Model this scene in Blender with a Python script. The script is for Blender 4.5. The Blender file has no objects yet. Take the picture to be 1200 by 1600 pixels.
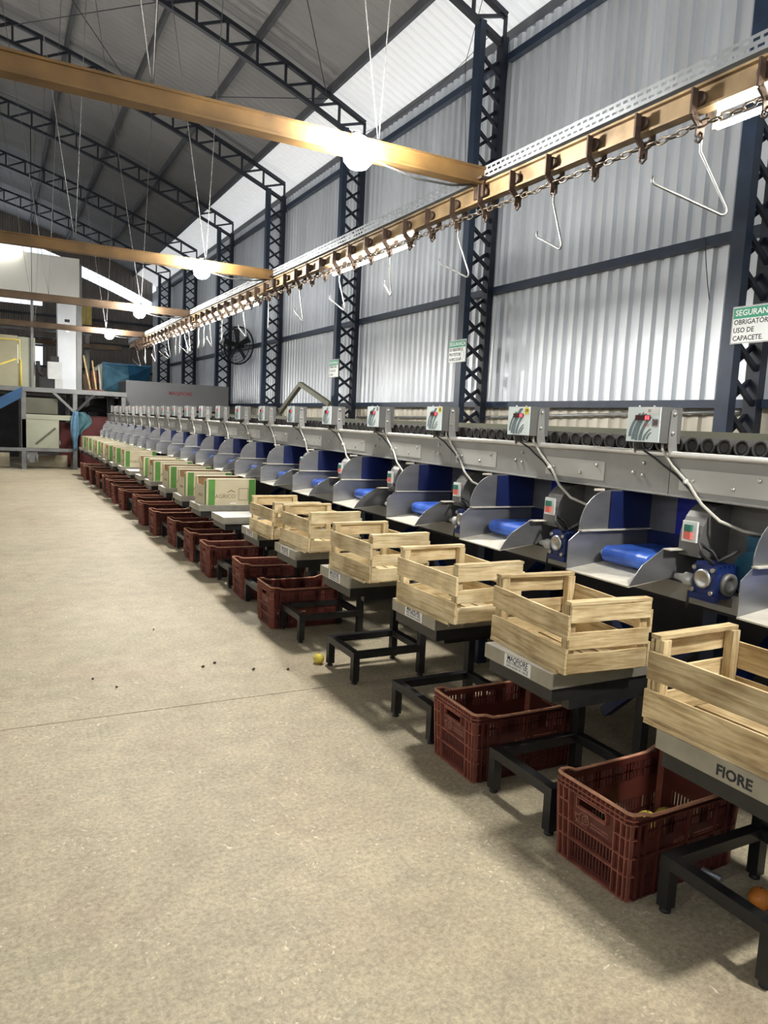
import bpy, math, random
from mathutils import Matrix, Vector
random.seed(7)
SC = bpy.context.scene
COL = SC.collection

# ------------------------------------------------------------------ camera
def make_camera():
    yaw, pitch, roll, f = 0.4885, -0.11792, 0.04798, 1154.5
    F = Vector((math.sin(yaw)*math.cos(pitch), math.cos(yaw)*math.cos(pitch), math.sin(pitch)))
    r = Vector((math.cos(yaw), -math.sin(yaw), 0)); u = r.cross(F)
    R = r*math.cos(roll)+u*math.sin(roll); U = u*math.cos(roll)-r*math.sin(roll)
    cd = bpy.data.cameras.new('camera'); co = bpy.data.objects.new('camera', cd); COL.objects.link(co)
    cd.sensor_fit = 'VERTICAL'; cd.sensor_height = 24.0; cd.lens = f/1600*24.0
    cd.clip_start = 0.05; cd.clip_end = 200
    co.matrix_world = Matrix(((R.x, U.x, -F.x, 0), (R.y, U.y, -F.y, 0), (R.z, U.z, -F.z, 1.5), (0, 0, 0, 1)))
    SC.camera = co
make_camera()

# ------------------------------------------------------------------ world, exposure, lamp strengths
W = bpy.data.worlds.new('world'); SC.world = W; W.use_nodes = True
bg = W.node_tree.nodes['Background']
bg.inputs[0].default_value = (0.82, 0.90, 1.0, 1); bg.inputs[1].default_value = 1.3
SC.view_settings.view_transform = 'Standard'; SC.view_settings.look = 'None'
SC.view_settings.gamma = 1.0; SC.view_settings.use_curve_mapping = False
SC.view_settings.exposure = 0.30
BULB = 700.0      # radiance of the hanging lamp bulbs
TUBE = 75.0       # radiance of the fluorescent tubes
HALL = 150.0      # radiance of the lamps in the rest of the hall

# ------------------------------------------------------------------ materials
MATS = {}
def mat(name, col, rough=0.55, metal=0.0, var=0.12, scale=9.0, bump=0.0, bscale=60.0, stretch=(1, 1, 1), tint=None, coat=0.0, spec=0.5, objvar=0.0):
    if name in MATS: return MATS[name]
    m = bpy.data.materials.new(name); m.use_nodes = True; nt = m.node_tree; N = nt.nodes; L = nt.links
    b = N['Principled BSDF']; b.inputs['Roughness'].default_value = rough; b.inputs['Metallic'].default_value = metal
    b.inputs['Specular IOR Level'].default_value = spec
    if coat: b.inputs['Coat Weight'].default_value = coat
    tc = N.new('ShaderNodeTexCoord'); oi = N.new('ShaderNodeObjectInfo')
    mp = N.new('ShaderNodeMapping'); mp.inputs['Scale'].default_value = stretch
    ad = N.new('ShaderNodeVectorMath'); ad.operation = 'ADD'
    ml = N.new('ShaderNodeVectorMath'); ml.operation = 'SCALE'; ml.inputs[0].default_value = (7.1, 3.3, 5.7)
    L.new(oi.outputs['Random'], ml.inputs['Scale']); L.new(tc.outputs['Object'], ad.inputs[0]); L.new(ml.outputs[0], ad.inputs[1])
    L.new(ad.outputs[0], mp.inputs['Vector'])
    nz = N.new('ShaderNodeTexNoise'); nz.inputs['Scale'].default_value = scale; nz.inputs['Detail'].default_value = 5
    L.new(mp.outputs[0], nz.inputs['Vector'])
    rp = N.new('ShaderNodeValToRGB'); rp.color_ramp.elements[0].position = 0.3; rp.color_ramp.elements[1].position = 0.7
    c2 = tint if tint else tuple(min(1, c*(1+var)) for c in col)
    rp.color_ramp.elements[0].color = (*[c*(1-var) for c in col], 1); rp.color_ramp.elements[1].color = (*c2, 1)
    L.new(nz.outputs[0], rp.inputs[0])
    out = rp.outputs[0]
    if objvar:
        hs = N.new('ShaderNodeHueSaturation'); mr = N.new('ShaderNodeMapRange')
        mr.inputs[3].default_value = 1-objvar; mr.inputs[4].default_value = 1+objvar
        L.new(oi.outputs['Random'], mr.inputs[0]); L.new(mr.outputs[0], hs.inputs['Value']); L.new(out, hs.inputs['Color']); out = hs.outputs[0]
    L.new(out, b.inputs['Base Color'])
    if bump:
        n2 = N.new('ShaderNodeTexNoise'); n2.inputs['Scale'].default_value = bscale; n2.inputs['Detail'].default_value = 4
        bp = N.new('ShaderNodeBump'); bp.inputs['Strength'].default_value = bump; bp.inputs['Distance'].default_value = 0.01
        L.new(mp.outputs[0], n2.inputs['Vector']); L.new(n2.outputs[0], bp.inputs['Height']); L.new(bp.outputs[0], b.inputs['Normal'])
    MATS[name] = m; return m
def emit(name, col, s):
    m = bpy.data.materials.new(name); m.use_nodes = True; N = m.node_tree.nodes; N.clear()
    e = N.new('ShaderNodeEmission'); e.inputs[0].default_value = (*col, 1); e.inputs[1].default_value = s
    o = N.new('ShaderNodeOutputMaterial'); m.node_tree.links.new(e.outputs[0], o.inputs[0]); MATS[name] = m; return m

def floor_mat():
    m = bpy.data.materials.new('concrete'); m.use_nodes = True; nt = m.node_tree; N = nt.nodes; L = nt.links
    b = N['Principled BSDF']; b.inputs['Roughness'].default_value = 0.62; b.inputs['Specular IOR Level'].default_value = 0.35
    g = N.new('ShaderNodeNewGeometry')
    def noise(sc, det=6, rough=0.6):
        n = N.new('ShaderNodeTexNoise'); n.inputs['Scale'].default_value = sc; n.inputs['Detail'].default_value = det; n.inputs['Roughness'].default_value = rough
        L.new(g.outputs['Position'], n.inputs['Vector']); return n.outputs[0]
    def ramp(src, p0, c0, p1, c1):
        r = N.new('ShaderNodeValToRGB'); r.color_ramp.elements[0].position = p0; r.color_ramp.elements[1].position = p1
        r.color_ramp.elements[0].color = (*c0, 1); r.color_ramp.elements[1].color = (*c1, 1); L.new(src, r.inputs[0]); return r.outputs[0]
    def mix(a, c, fac, mode='MIX'):
        x = N.new('ShaderNodeMix'); x.data_type = 'RGBA'; x.blend_type = mode
        for s, v in ((x.inputs[6], a), (x.inputs[7], c)):
            if hasattr(v, 'links') or hasattr(v, 'is_linked'): L.new(v, s)
            else: s.default_value = (*v, 1)
        if isinstance(fac, float): x.inputs[0].default_value = fac
        else: L.new(fac, x.inputs[0])
        return x.outputs[2]
    base = ramp(noise(0.5, 8, 0.68), 0.30, (0.350, 0.303, 0.216), 0.70, (0.51, 0.453, 0.332))
    patch = ramp(noise(1.3, 6, 0.65), 0.52, (0, 0, 0), 0.80, (0.55, 0.55, 0.55))
    c = mix(base, (0.41, 0.295, 0.215), patch)
    med = ramp(noise(6, 7, 0.72), 0.30, (0.80, 0.80, 0.79), 0.72, (1.14, 1.13, 1.10))
    c = mix(c, med, 1.0, 'MULTIPLY')
    grain = ramp(noise(55, 6, 0.9), 0.36, (0.62, 0.62, 0.62), 0.66, (1.36, 1.35, 1.32))
    c = mix(c, grain, 1.0, 'MULTIPLY')
    # scattered pale straw flecks and dust
    def flecks(sc, rot, stretch, r0, r1, col, m0, m1, msc, c):
        v = N.new('ShaderNodeTexVoronoi'); v.inputs['Scale'].default_value = sc
        mpn = N.new('ShaderNodeMapping'); mpn.inputs['Rotation'].default_value = (0, 0, rot); mpn.inputs['Scale'].default_value = stretch
        nw = N.new('ShaderNodeTexNoise'); nw.inputs['Scale'].default_value = 14; L.new(g.outputs['Position'], nw.inputs['Vector'])
        sc_ = N.new('ShaderNodeVectorMath'); sc_.operation = 'SCALE'; sc_.inputs['Scale'].default_value = 0.12; L.new(nw.outputs['Color'], sc_.inputs[0])
        va = N.new('ShaderNodeVectorMath'); L.new(g.outputs['Position'], va.inputs[0]); L.new(sc_.outputs[0], va.inputs[1]); L.new(va.outputs[0], mpn.inputs[0])
        L.new(mpn.outputs[0], v.inputs['Vector'])
        fl = ramp(v.outputs['Distance'], r0, (1, 1, 1), r1, (0, 0, 0)); fm = ramp(noise(msc, 4), m0, (0, 0, 0), m1, (0.8, 0.8, 0.8))
        mm = N.new('ShaderNodeMath'); mm.operation = 'MULTIPLY'; L.new(fl, mm.inputs[0]); L.new(fm, mm.inputs[1])
        return mix(c, col, mm.outputs[0])
    c = flecks(13, 0.7, (1, 0.25, 1), 0.045, 0.075, (0.78, 0.72, 0.55), 0.38, 0.55, 1.4, c)
    c = flecks(38, -0.4, (1, 0.6, 1), 0.11, 0.20, (0.72, 0.67, 0.52), 0.42, 0.60, 2.2, c)
    c = flecks(21, 0.2, (1, 0.8, 1), 0.03, 0.07, (0.15, 0.12, 0.08), 0.55, 0.70, 1.8, c)
    L.new(c, b.inputs['Base Color'])
    bp = N.new('ShaderNodeBump'); bp.inputs['Strength'].default_value = 0.2; bp.inputs['Distance'].default_value = 0.004
    L.new(noise(120, 5, 0.75), bp.inputs['Height']); L.new(bp.outputs[0], b.inputs['Normal'])
    MATS['concrete'] = m
floor_mat()
def fibre_mat():
    m = bpy.data.materials.new('fibreglass'); m.use_nodes = True; N = m.node_tree.nodes; L = m.node_tree.links; N.clear()
    t = N.new('ShaderNodeBsdfTranslucent'); t.inputs[0].default_value = (0.85, 0.80, 0.74, 1)
    d = N.new('ShaderNodeBsdfDiffuse'); d.inputs[0].default_value = (0.75, 0.73, 0.70, 1)
    x = N.new('ShaderNodeMixShader'); x.inputs[0].default_value = 0.5; o = N.new('ShaderNodeOutputMaterial')
    L.new(t.outputs[0], x.inputs[1]); L.new(d.outputs[0], x.inputs[2]); L.new(x.outputs[0], o.inputs[0]); MATS['fibreglass'] = m
fibre_mat()

def wood_mat(name, c0, c1, c2):
    m = bpy.data.materials.new(name); m.use_nodes = True; nt = m.node_tree; N = nt.nodes; L = nt.links
    b = N['Principled BSDF']; b.inputs['Roughness'].default_value = 0.7; b.inputs['Specular IOR Level'].default_value = 0.25
    tc = N.new('ShaderNodeTexCoord'); oi = N.new('ShaderNodeObjectInfo')
    ml = N.new('ShaderNodeVectorMath'); ml.operation = 'SCALE'; ml.inputs[0].default_value = (9.1, 4.3, 5.7); L.new(oi.outputs['Random'], ml.inputs['Scale'])
    ad = N.new('ShaderNodeVectorMath'); L.new(tc.outputs['Object'], ad.inputs[0]); L.new(ml.outputs[0], ad.inputs[1])
    # slats lie along x or y in their own object space: local x is always the long way
    mp = N.new('ShaderNodeMapping'); mp.inputs['Scale'].default_value = (2.2, 26, 26); L.new(ad.outputs[0], mp.inputs[0])
    n = N.new('ShaderNodeTexNoise'); n.inputs['Scale'].default_value = 3.0; n.inputs['Detail'].default_value = 7; n.inputs['Distortion'].default_value = 0.6
    L.new(mp.outputs[0], n.inputs['Vector'])
    r = N.new('ShaderNodeValToRGB'); e = r.color_ramp.elements; e[0].position = 0.28; e[0].color = (*c0, 1); e[1].position = 0.72; e[1].color = (*c2, 1)
    k = e.new(0.5); k.color = (*c1, 1); L.new(n.outputs[0], r.inputs[0])
    n2 = N.new('ShaderNodeTexNoise'); n2.inputs['Scale'].default_value = 6; n2.inputs['Detail'].default_value = 4; L.new(ad.outputs[0], n2.inputs['Vector'])
    r2 = N.new('ShaderNodeValToRGB'); r2.color_ramp.elements[0].position = 0.3; r2.color_ramp.elements[1].position = 0.65
    r2.color_ramp.elements[0].color = (0.60, 0.55, 0.48, 1); r2.color_ramp.elements[1].color = (1.05, 1.05, 1.05, 1); L.new(n2.outputs[0], r2.inputs[0])
    x = N.new('ShaderNodeMix'); x.data_type = 'RGBA'; x.blend_type = 'MULTIPLY'; x.inputs[0].default_value = 1; L.new(r.outputs[0], x.inputs[6]); L.new(r2.outputs[0], x.inputs[7])
    hs = N.new('ShaderNodeHueSaturation'); mr = N.new('ShaderNodeMapRange'); mr.inputs[3].default_value = 0.82; mr.inputs[4].default_value = 1.12
    L.new(oi.outputs['Random'], mr.inputs[0]); L.new(mr.outputs[0], hs.inputs['Value']); L.new(x.outputs[2], hs.inputs['Color'])
    L.new(hs.outputs[0], b.inputs['Base Color'])
    bp = N.new('ShaderNodeBump'); bp.inputs['Strength'].default_value = 0.3; bp.inputs['Distance'].default_value = 0.004; L.new(n.outputs[0], bp.inputs['Height']); L.new(bp.outputs[0], b.inputs['Normal'])
    MATS[name] = m
wood_mat('pine', (0.55, 0.42, 0.22), (0.75, 0.62, 0.38), (0.84, 0.74, 0.51))
wood_mat('old_pine', (0.38, 0.275, 0.14), (0.62, 0.49, 0.28), (0.78, 0.66, 0.42))

mat('sheet', (0.60, 0.635, 0.68), 0.42, 0.42, 0.14, 1.6, stretch=(1, 1, 0.22))
mat('sheet_low', (0.52, 0.49, 0.42), 0.55, 0.3, 0.18, 1.6, stretch=(1, 1, 0.3))
mat('roof', (0.22, 0.22, 0.225), 0.6, 0.2, 0.14, 0.7)
mat('far_sheet', (0.20, 0.18, 0.165), 0.6, 0.3, 0.2, 1.0)
mat('navy', (0.012, 0.024, 0.050), 0.45, 0.1, 0.25, 6)
mat('navy_dark', (0.008, 0.012, 0.026), 0.5, 0.1, 0.25, 6)
mat('truss', (0.020, 0.024, 0.034), 0.5, 0.1, 0.3, 4)
mat('purlin', (0.075, 0.078, 0.088), 0.55, 0.1, 0.2, 3)
mat('yellow_beam', (0.115, 0.057, 0.010), 0.65, 0.05, 0.35, 4, tint=(0.175, 0.095, 0.024))
mat('rust_beam', (0.085, 0.048, 0.022), 0.65, 0.05, 0.35, 4, tint=(0.12, 0.075, 0.04))
mat('rail', (0.17, 0.105, 0.045), 0.5, 0.3, 0.35, 5, tint=(0.30, 0.21, 0.11))
mat('rust', (0.045, 0.027, 0.018), 0.6, 0.5, 0.4, 25)
mat('chain', (0.16, 0.13, 0.10), 0.4, 0.8, 0.3, 30)
mat('galv', (0.36, 0.38, 0.40), 0.38, 0.75, 0.15, 7)
mat('wire', (0.26, 0.265, 0.26), 0.35, 0.7, 0.2, 20)
mat('dull_wire', (0.14, 0.14, 0.14), 0.6, 0.2, 0.2, 20)
mat('black_wire', (0.02, 0.02, 0.02), 0.6, 0, 0.2, 20)
mat('trough', (0.33, 0.33, 0.315), 0.45, 0.25, 0.12, 5, bump=0.05)
mat('patch', (0.56, 0.56, 0.54), 0.42, 0.3, 0.08, 4)
mat('steel', (0.27, 0.275, 0.285), 0.38, 0.7, 0.15, 6, stretch=(1, 1, 3))
mat('lit_steel', (0.66, 0.63, 0.54), 0.55, 0.25, 0.12, 14)  # paler, yellowish steel: light falling on trays and ledges is painted in
mat('pipe', (0.62, 0.61, 0.58), 0.35, 0.5, 0.1, 5)
mat('rubber', (0.018, 0.017, 0.016), 0.6, 0, 0.3, 14)
mat('dark', (0.012, 0.012, 0.014), 0.75, 0, 0.2, 5)
mat('dark_pan', (0.03, 0.03, 0.034), 0.8, 0, 0.2, 5)
mat('blue_belt', (0.016, 0.075, 0.50), 0.35, 0, 0.3, 11, tint=(0.06, 0.18, 0.72), coat=0.2)
mat('blue_sheet', (0.006, 0.014, 0.075), 0.45, 0, 0.3, 6)
mat('blue_flap', (0.006, 0.014, 0.30), 0.45, 0, 0.2, 6)
mat('motor_blue', (0.008, 0.024, 0.13), 0.42, 0.1, 0.25, 14, coat=0.2)
mat('motor_teal', (0.012, 0.085, 0.15), 0.45, 0.1, 0.25, 14)
mat('white_paint', (0.78, 0.79, 0.78), 0.5, 0, 0.06, 8)
mat('face', (0.74, 0.84, 0.86), 0.45, 0, 0.05, 5)
mat('stripe', (0.16, 0.22, 0.24), 0.5, 0, 0.1, 20)
mat('box_grey', (0.17, 0.17, 0.165), 0.45, 0.4, 0.1, 8)
mat('bracket', (0.34, 0.34, 0.33), 0.42, 0.5, 0.1, 8)
mat('bolt', (0.62, 0.61, 0.58), 0.3, 0.9, 0.1, 20)
mat('display', (0.045, 0.002, 0.003), 0.3, 0, 0.1, 5)
emit('digits', (1.0, 0.05, 0.06), 4.0)
mat('sticker', (0.80, 0.66, 0.06), 0.6, 0, 0.05, 5)
mat('sticker_white', (0.80, 0.80, 0.80), 0.6, 0, 0.05, 5)
mat('sticker_dark', (0.30, 0.24, 0.27), 0.6, 0, 0.1, 5)
mat('ink', (0.02, 0.02, 0.025), 0.7, 0, 0.1, 5)
mat('hood_ink', (0.13, 0.02, 0.02), 0.6, 0, 0.1, 5)
mat('red_ink', (0.40, 0.03, 0.03), 0.6, 0, 0.1, 5)
mat('green_button', (0.03, 0.17, 0.12), 0.45, 0, 0.1, 5)
mat('red_button', (0.70, 0.16, 0.13), 0.45, 0, 0.1, 5)
mat('cable', (0.62, 0.60, 0.54), 0.55, 0, 0.15, 12)
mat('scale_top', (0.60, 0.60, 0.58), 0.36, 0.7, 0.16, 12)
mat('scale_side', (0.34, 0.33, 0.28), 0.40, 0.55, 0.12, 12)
mat('black_steel', (0.016, 0.016, 0.017), 0.42, 0.2, 0.3, 12, coat=0.1)
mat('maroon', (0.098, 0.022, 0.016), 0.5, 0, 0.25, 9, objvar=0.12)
mat('maroon_rim_lit', (0.52, 0.26, 0.16), 0.5, 0, 0.25, 30)  # highlight from above on the crate rim, painted as a pale colour
mat('maroon_worn_lit', (0.27, 0.088, 0.060), 0.55, 0, 0.25, 22, objvar=0.1)  # crate ribs and corners: edge wear plus a lit tone in the colour
mat('logo', (0.30, 0.12, 0.09), 0.6, 0, 0.15, 22)
mat('card', (0.56, 0.49, 0.33), 0.75, 0, 0.10, 6, objvar=0.06)
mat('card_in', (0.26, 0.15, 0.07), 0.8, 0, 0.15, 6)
mat('card_edge', (0.78, 0.76, 0.58), 0.8, 0, 0.06, 12)
mat('card_green', (0.085, 0.235, 0.045), 0.7, 0, 0.15, 9)
mat('card_ink', (0.16, 0.12, 0.075), 0.8, 0, 0.15, 9)
mat('lemon', (0.62, 0.50, 0.07), 0.5, 0, 0.2, 18, bump=0.15, bscale=90)
mat('orange', (0.60, 0.20, 0.03), 0.45, 0, 0.2, 18, bump=0.15, bscale=90)
mat('sign_white', (0.74, 0.77, 0.76), 0.5, 0, 0.05, 6)
mat('sign_green', (0.04, 0.30, 0.19), 0.5, 0, 0.1, 6)
mat('fan', (0.02, 0.021, 0.024), 0.5, 0.2, 0.2, 9)
mat('grey_panel', (0.105, 0.108, 0.115), 0.55, 0.15, 0.08, 1.5)
mat('deck_grey', (0.15, 0.155, 0.155), 0.55, 0.2, 0.15, 4)
mat('pale_panel', (0.55, 0.56, 0.53), 0.65, 0, 0.06, 1.2)
mat('beige', (0.33, 0.31, 0.21), 0.65, 0, 0.12, 2)
mat('sage', (0.30, 0.31, 0.24), 0.6, 0, 0.12, 2)
mat('olive', (0.085, 0.088, 0.06), 0.6, 0, 0.15, 3)
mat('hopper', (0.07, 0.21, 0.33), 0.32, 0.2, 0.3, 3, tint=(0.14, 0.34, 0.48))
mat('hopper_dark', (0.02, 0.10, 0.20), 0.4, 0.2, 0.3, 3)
mat('slide_blue', (0.008, 0.06, 0.16), 0.5, 0.1, 0.2, 4)
mat('cloth', (0.10, 0.205, 0.31), 0.85, 0, 0.25, 9)
mat('cloth_teal', (0.05, 0.125, 0.15), 0.85, 0, 0.25, 9)
mat('red_paint', (0.085, 0.010, 0.010), 0.6, 0, 0.3, 5)
mat('yellow_rail', (0.58, 0.46, 0.09), 0.5, 0, 0.15, 8)
mat('curtain', (0.80, 0.62, 0.20), 0.8, 0, 0.1, 6)
mat('white_col', (0.50, 0.53, 0.56), 0.6, 0, 0.06, 2)
mat('kerb', (0.46, 0.41, 0.29), 0.85, 0, 0.2, 4, bump=0.2)
mat('bit', (0.05, 0.045, 0.03), 0.8, 0, 0.3, 30)
mat('grey_mach', (0.36, 0.37, 0.37), 0.5, 0.1, 0.1, 4)
mat('broom', (0.42, 0.30, 0.13), 0.7, 0, 0.2, 9)
mat('green_paint', (0.05, 0.18, 0.10), 0.6, 0, 0.2, 6)
emit('bulb', (1.0, 0.965, 0.90), BULB)
emit('tube', (1.0, 0.94, 0.82), TUBE)
emit('hall_bulb', (1.0, 0.95, 0.87), HALL)
M = MATS

# ------------------------------------------------------------------ mesh helpers
class MB:
    def __init__(s): s.v = []; s.f = []; s.mi = []; s.cur = 0; s.sm = []; s.smooth = False
    def face(s, idx): s.f.append(tuple(idx)); s.mi.append(s.cur); s.sm.append(s.smooth)
    def add(s, vs, fs):
        n = len(s.v); s.v += [tuple(p) for p in vs]
        for f in fs: s.face([i+n for i in f])
        return s
    def box(s, x0, x1, y0, y1, z0, z1):
        return s.add([(x0, y0, z0), (x1, y0, z0), (x1, y1, z0), (x0, y1, z0), (x0, y0, z1), (x1, y0, z1), (x1, y1, z1), (x0, y1, z1)],
                     [(3, 2, 1, 0), (4, 5, 6, 7), (0, 1, 5, 4), (1, 2, 6, 5), (2, 3, 7, 6), (3, 0, 4, 7)])
    def cbox(s, c, d, R=None):
        hx, hy, hz = d[0]/2, d[1]/2, d[2]/2
        P = [Vector((sx*hx, sy*hy, sz*hz)) for sz in (-1, 1) for sx, sy in ((-1, -1), (1, -1), (1, 1), (-1, 1))]
        if R is not None: P = [R @ p for p in P]
        return s.add([p+Vector(c) for p in P], [(3, 2, 1, 0), (4, 5, 6, 7), (0, 1, 5, 4), (1, 2, 6, 5), (2, 3, 7, 6), (3, 0, 4, 7)])
    def bar(s, p, q, w, h, up=(0, 0, 1)):
        p = Vector(p); q = Vector(q); d = (q-p).normalized(); u = Vector(up)
        if abs(d.dot(u)) > 0.98: u = Vector((1, 0, 0))
        a = d.cross(u).normalized(); b = a.cross(d)
        vs = [o+a*(sx*w/2)+b*(sz*h/2) for o in (p, q) for sx, sz in ((-1, -1), (1, -1), (1, 1), (-1, 1))]
        return s.add(vs, [(3, 2, 1, 0), (4, 5, 6, 7), (0, 1, 5, 4), (1, 2, 6, 5), (2, 3, 7, 6), (3, 0, 4, 7)])
    def prism(s, poly, a, b, axis='y'):
        def P(u, v, w): return (u, w, v) if axis == 'y' else ((w, u, v) if axis == 'x' else (u, v, w))
        n = len(poly); vs = [P(u, v, a) for u, v in poly]+[P(u, v, b) for u, v in poly]
        fs = [tuple(range(n)), tuple(range(2*n-1, n-1, -1))]+[(i, i+n, (i+1) % n+n, (i+1) % n) for i in range(n)]
        return s.add(vs, fs)
    def tube(s, pts, r, n=8, closed=False, caps=True):
        pts = [Vector(p) for p in pts]; m = len(pts); rings = []
        base = len(s.v); sm = s.smooth; s.smooth = True
        ref = None
        for i, p in enumerate(pts):
            a = pts[(i-1) % m] if (closed or i > 0) else p; b = pts[(i+1) % m] if (closed or i < m-1) else p
            d = (b-a).normalized()
            if ref is None: ref = Vector((0, 0, 1)) if abs(d.z) < 0.9 else Vector((1, 0, 0))
            u = (ref-d*ref.dot(d)).normalized(); ref = u; w = d.cross(u)
            rr = r[i] if isinstance(r, (list, tuple)) else r
            for k in range(n):
                t = 2*math.pi*k/n; s.v.append(tuple(p+u*(rr*math.cos(t))+w*(rr*math.sin(t))))
        for i in range(m if closed else m-1):
            j = (i+1) % m
            for k in range(n): s.face([base+i*n+k, base+i*n+(k+1) % n, base+j*n+(k+1) % n, base+j*n+k])
        s.smooth = sm
        if caps and not closed:
            s.face([base+k for k in range(n)][::-1]); s.face([base+(m-1)*n+k for k in range(n)])
        return s
    def lathe(s, prof, c=(0, 0, 0), n=16, axis='z', smooth=True, caps=True):
        def P(r, h, t):
            x, y = r*math.cos(t), r*math.sin(t)
            v = (x, y, h) if axis == 'z' else ((h, x, y) if axis == 'x' else (y, h, x))
            return (v[0]+c[0], v[1]+c[1], v[2]+c[2])
        base = len(s.v); sm = s.smooth; s.smooth = smooth
        for r, h in prof: s.v += [P(r, h, 2*math.pi*k/n) for k in range(n)]
        for i in range(len(prof)-1):
            for k in range(n): s.face([base+i*n+k, base+i*n+(k+1) % n, base+(i+1)*n+(k+1) % n, base+(i+1)*n+k])
        s.smooth = False
        if caps:
            s.face([base+k for k in range(n)][::-1]); s.face([base+(len(prof)-1)*n+k for k in range(n)])
        s.smooth = sm; return s
    def sphere(s, c, r, n=16, m=10, sc=(1, 1, 1)):
        pr = [(max(1e-4, r*math.sin(math.pi*i/m)), -r*math.cos(math.pi*i/m)) for i in range(m+1)]
        k = len(s.v); s.lathe(pr, (0, 0, 0), n)
        for i in range(k, len(s.v)): v = s.v[i]; s.v[i] = (v[0]*sc[0]+c[0], v[1]*sc[1]+c[1], v[2]*sc[2]+c[2])
        return s
    def mesh(s, name, mats, origin=(0, 0, 0), R=None):
        me = bpy.data.meshes.new(name)
        vs = [(a-origin[0], b-origin[1], c-origin[2]) for a, b, c in s.v]
        if R is not None: vs = [tuple(R @ Vector(p)) for p in vs]
        me.from_pydata(vs, [], s.f)
        mats = mats if isinstance(mats, (list, tuple)) else [mats]
        for m_ in mats: me.materials.append(M[m_])
        if len(mats) > 1: me.polygons.foreach_set('material_index', s.mi)
        if any(s.sm): me.polygons.foreach_set('use_smooth', s.sm)
        me.update(); return me
    def build(s, name, mats, parent=None, origin=(0, 0, 0), loc=None):
        return link(name, s.mesh(name, mats, origin), parent, loc)
def link(name, me, parent=None, loc=None, rot=None):
    o = bpy.data.objects.new(name, me); COL.objects.link(o); o.parent = parent
    if loc is not None: o.location = loc
    if rot is not None: o.rotation_euler = rot
    return o
def tag(o, label, cat, group=None):
    o['label'] = label; o['category'] = cat
    if group: o['group'] = group
    return o
def struct(o): o['kind'] = 'structure'; return o
def thing(name, label, cat, loc=(0, 0, 0), rz=0, group=None):
    o = bpy.data.objects.new(name, None); COL.objects.link(o); o.location = loc; o.rotation_euler = (0, 0, rz); o.empty_display_size = 0.1
    return tag(o, label, cat, group)
def clone(o, parent=None):
    c = o.copy(); COL.objects.link(c); c.parent = parent
    for ch in list(o.children): clone(ch, c)
    return c
def place(o, loc, rz=0, label=None):
    o.location = loc; o.rotation_euler = (0, 0, rz)
    if label: o['label'] = label
    return o
TXT = {}
def text_mesh(s, size, matn, align='CENTER', squeeze=1.0, bold=0.0):
    key = (s, size, matn, align, squeeze, bold)
    if key in TXT: return TXT[key]
    cu = bpy.data.curves.new('lettering', 'FONT'); cu.body = s; cu.size = size; cu.align_x = align; cu.align_y = 'CENTER'; cu.resolution_u = 2
    cu.offset = bold; cu.extrude = 0.0004
    o = bpy.data.objects.new('lettering', cu); COL.objects.link(o)
    dg = bpy.context.evaluated_depsgraph_get(); me = bpy.data.meshes.new_from_object(o.evaluated_get(dg)); bpy.data.objects.remove(o)
    me.materials.clear(); me.materials.append(M[matn])
    if squeeze != 1.0:
        for v in me.vertices: v.co.x *= squeeze
    TXT[key] = me; return me
FACE_NX = Matrix(((0, 0, -1), (-1, 0, 0), (0, 1, 0)))      # letters on a face that looks towards -x
FACE_NY = Matrix(((1, 0, 0), (0, 0, -1), (0, 1, 0)))       # letters on a face that looks towards -y
def text(s, size, matn, loc, face, parent, align='CENTER', squeeze=1.0, bold=0.0, name='lettering', tilt=0.0):
    o = link(name, text_mesh(s, size, matn, align, squeeze, bold), parent, loc)
    R = FACE_NX if face == 'x' else FACE_NY
    o.rotation_euler = (R @ Matrix.Rotation(tilt, 3, 'Z')).to_euler(); return o
_u = ['first', 'second', 'third', 'fourth', 'fifth', 'sixth', 'seventh', 'eighth', 'ninth']
ORD = _u+['tenth', 'eleventh', 'twelfth', 'thirteenth', 'fourteenth', 'fifteenth', 'sixteenth', 'seventeenth', 'eighteenth', 'nineteenth']
for _a, _b in (('twentieth', 'twenty'), ('thirtieth', 'thirty'), ('fortieth', 'forty'), ('fiftieth', 'fifty'), ('sixtieth', 'sixty')): ORD += [_a]+[_b+'-'+q for q in _u]
P = 0.855                      # pitch of the stations

# ------------------------------------------------------------------ shell: floor, walls, roof
XW, XL, YN, YF = 6.74, -20.2, -8.0, 37.0
def rz(x): return 10.47-0.0169*(x+6.7)**2
fl = struct(MB().box(XL, XW+0.3, YN, YF, -0.25, -0.012).build('floor', 'dark_pan'))
ys = [YN, -2.3, 3.72, 9.7, 15.7, 21.7, 27.7, YF]
for a, b in zip(ys[:-1], ys[1:]):
    MB().box(XL, XW+0.3, a+0.004, b-0.004, -0.012, 0.0).build('floor_slab', 'concrete', fl)

RP = 0.19
def ribbed(width, length, depth=0.032):
    """a trapezoidal sheet in its own space: u across the ribs, v along them, w out of the sheet"""
    n = round(width/RP); prof = []
    for i in range(n):
        o = i*RP; prof += [(o, 0), (o+0.085, 0), (o+0.108, depth), (o+0.165, depth)]
    prof.append((n*RP, 0))
    return [(u, 0.0, w) for u, w in prof]+[(u, length, w) for u, w in prof], [(i, i+1, len(prof)+i+1, len(prof)+i) for i in range(len(prof)-1)]
def sheet_mesh(name, width, length, axes, matn, depth=0.032):
    vs, fs = ribbed(width, length, depth); b = MB()
    b.add([axes(*p) for p in vs], fs); return b.mesh(name, matn)
wr = struct(MB().box(XW+0.10, XW+0.16, YN, YF, 0, 0.35).build('wall_right', 'sheet_low'))
up = sheet_mesh('wall_sheet', 0.95, 5.27, lambda u, v, w: (w, u, v), 'sheet', 0.045)
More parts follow.
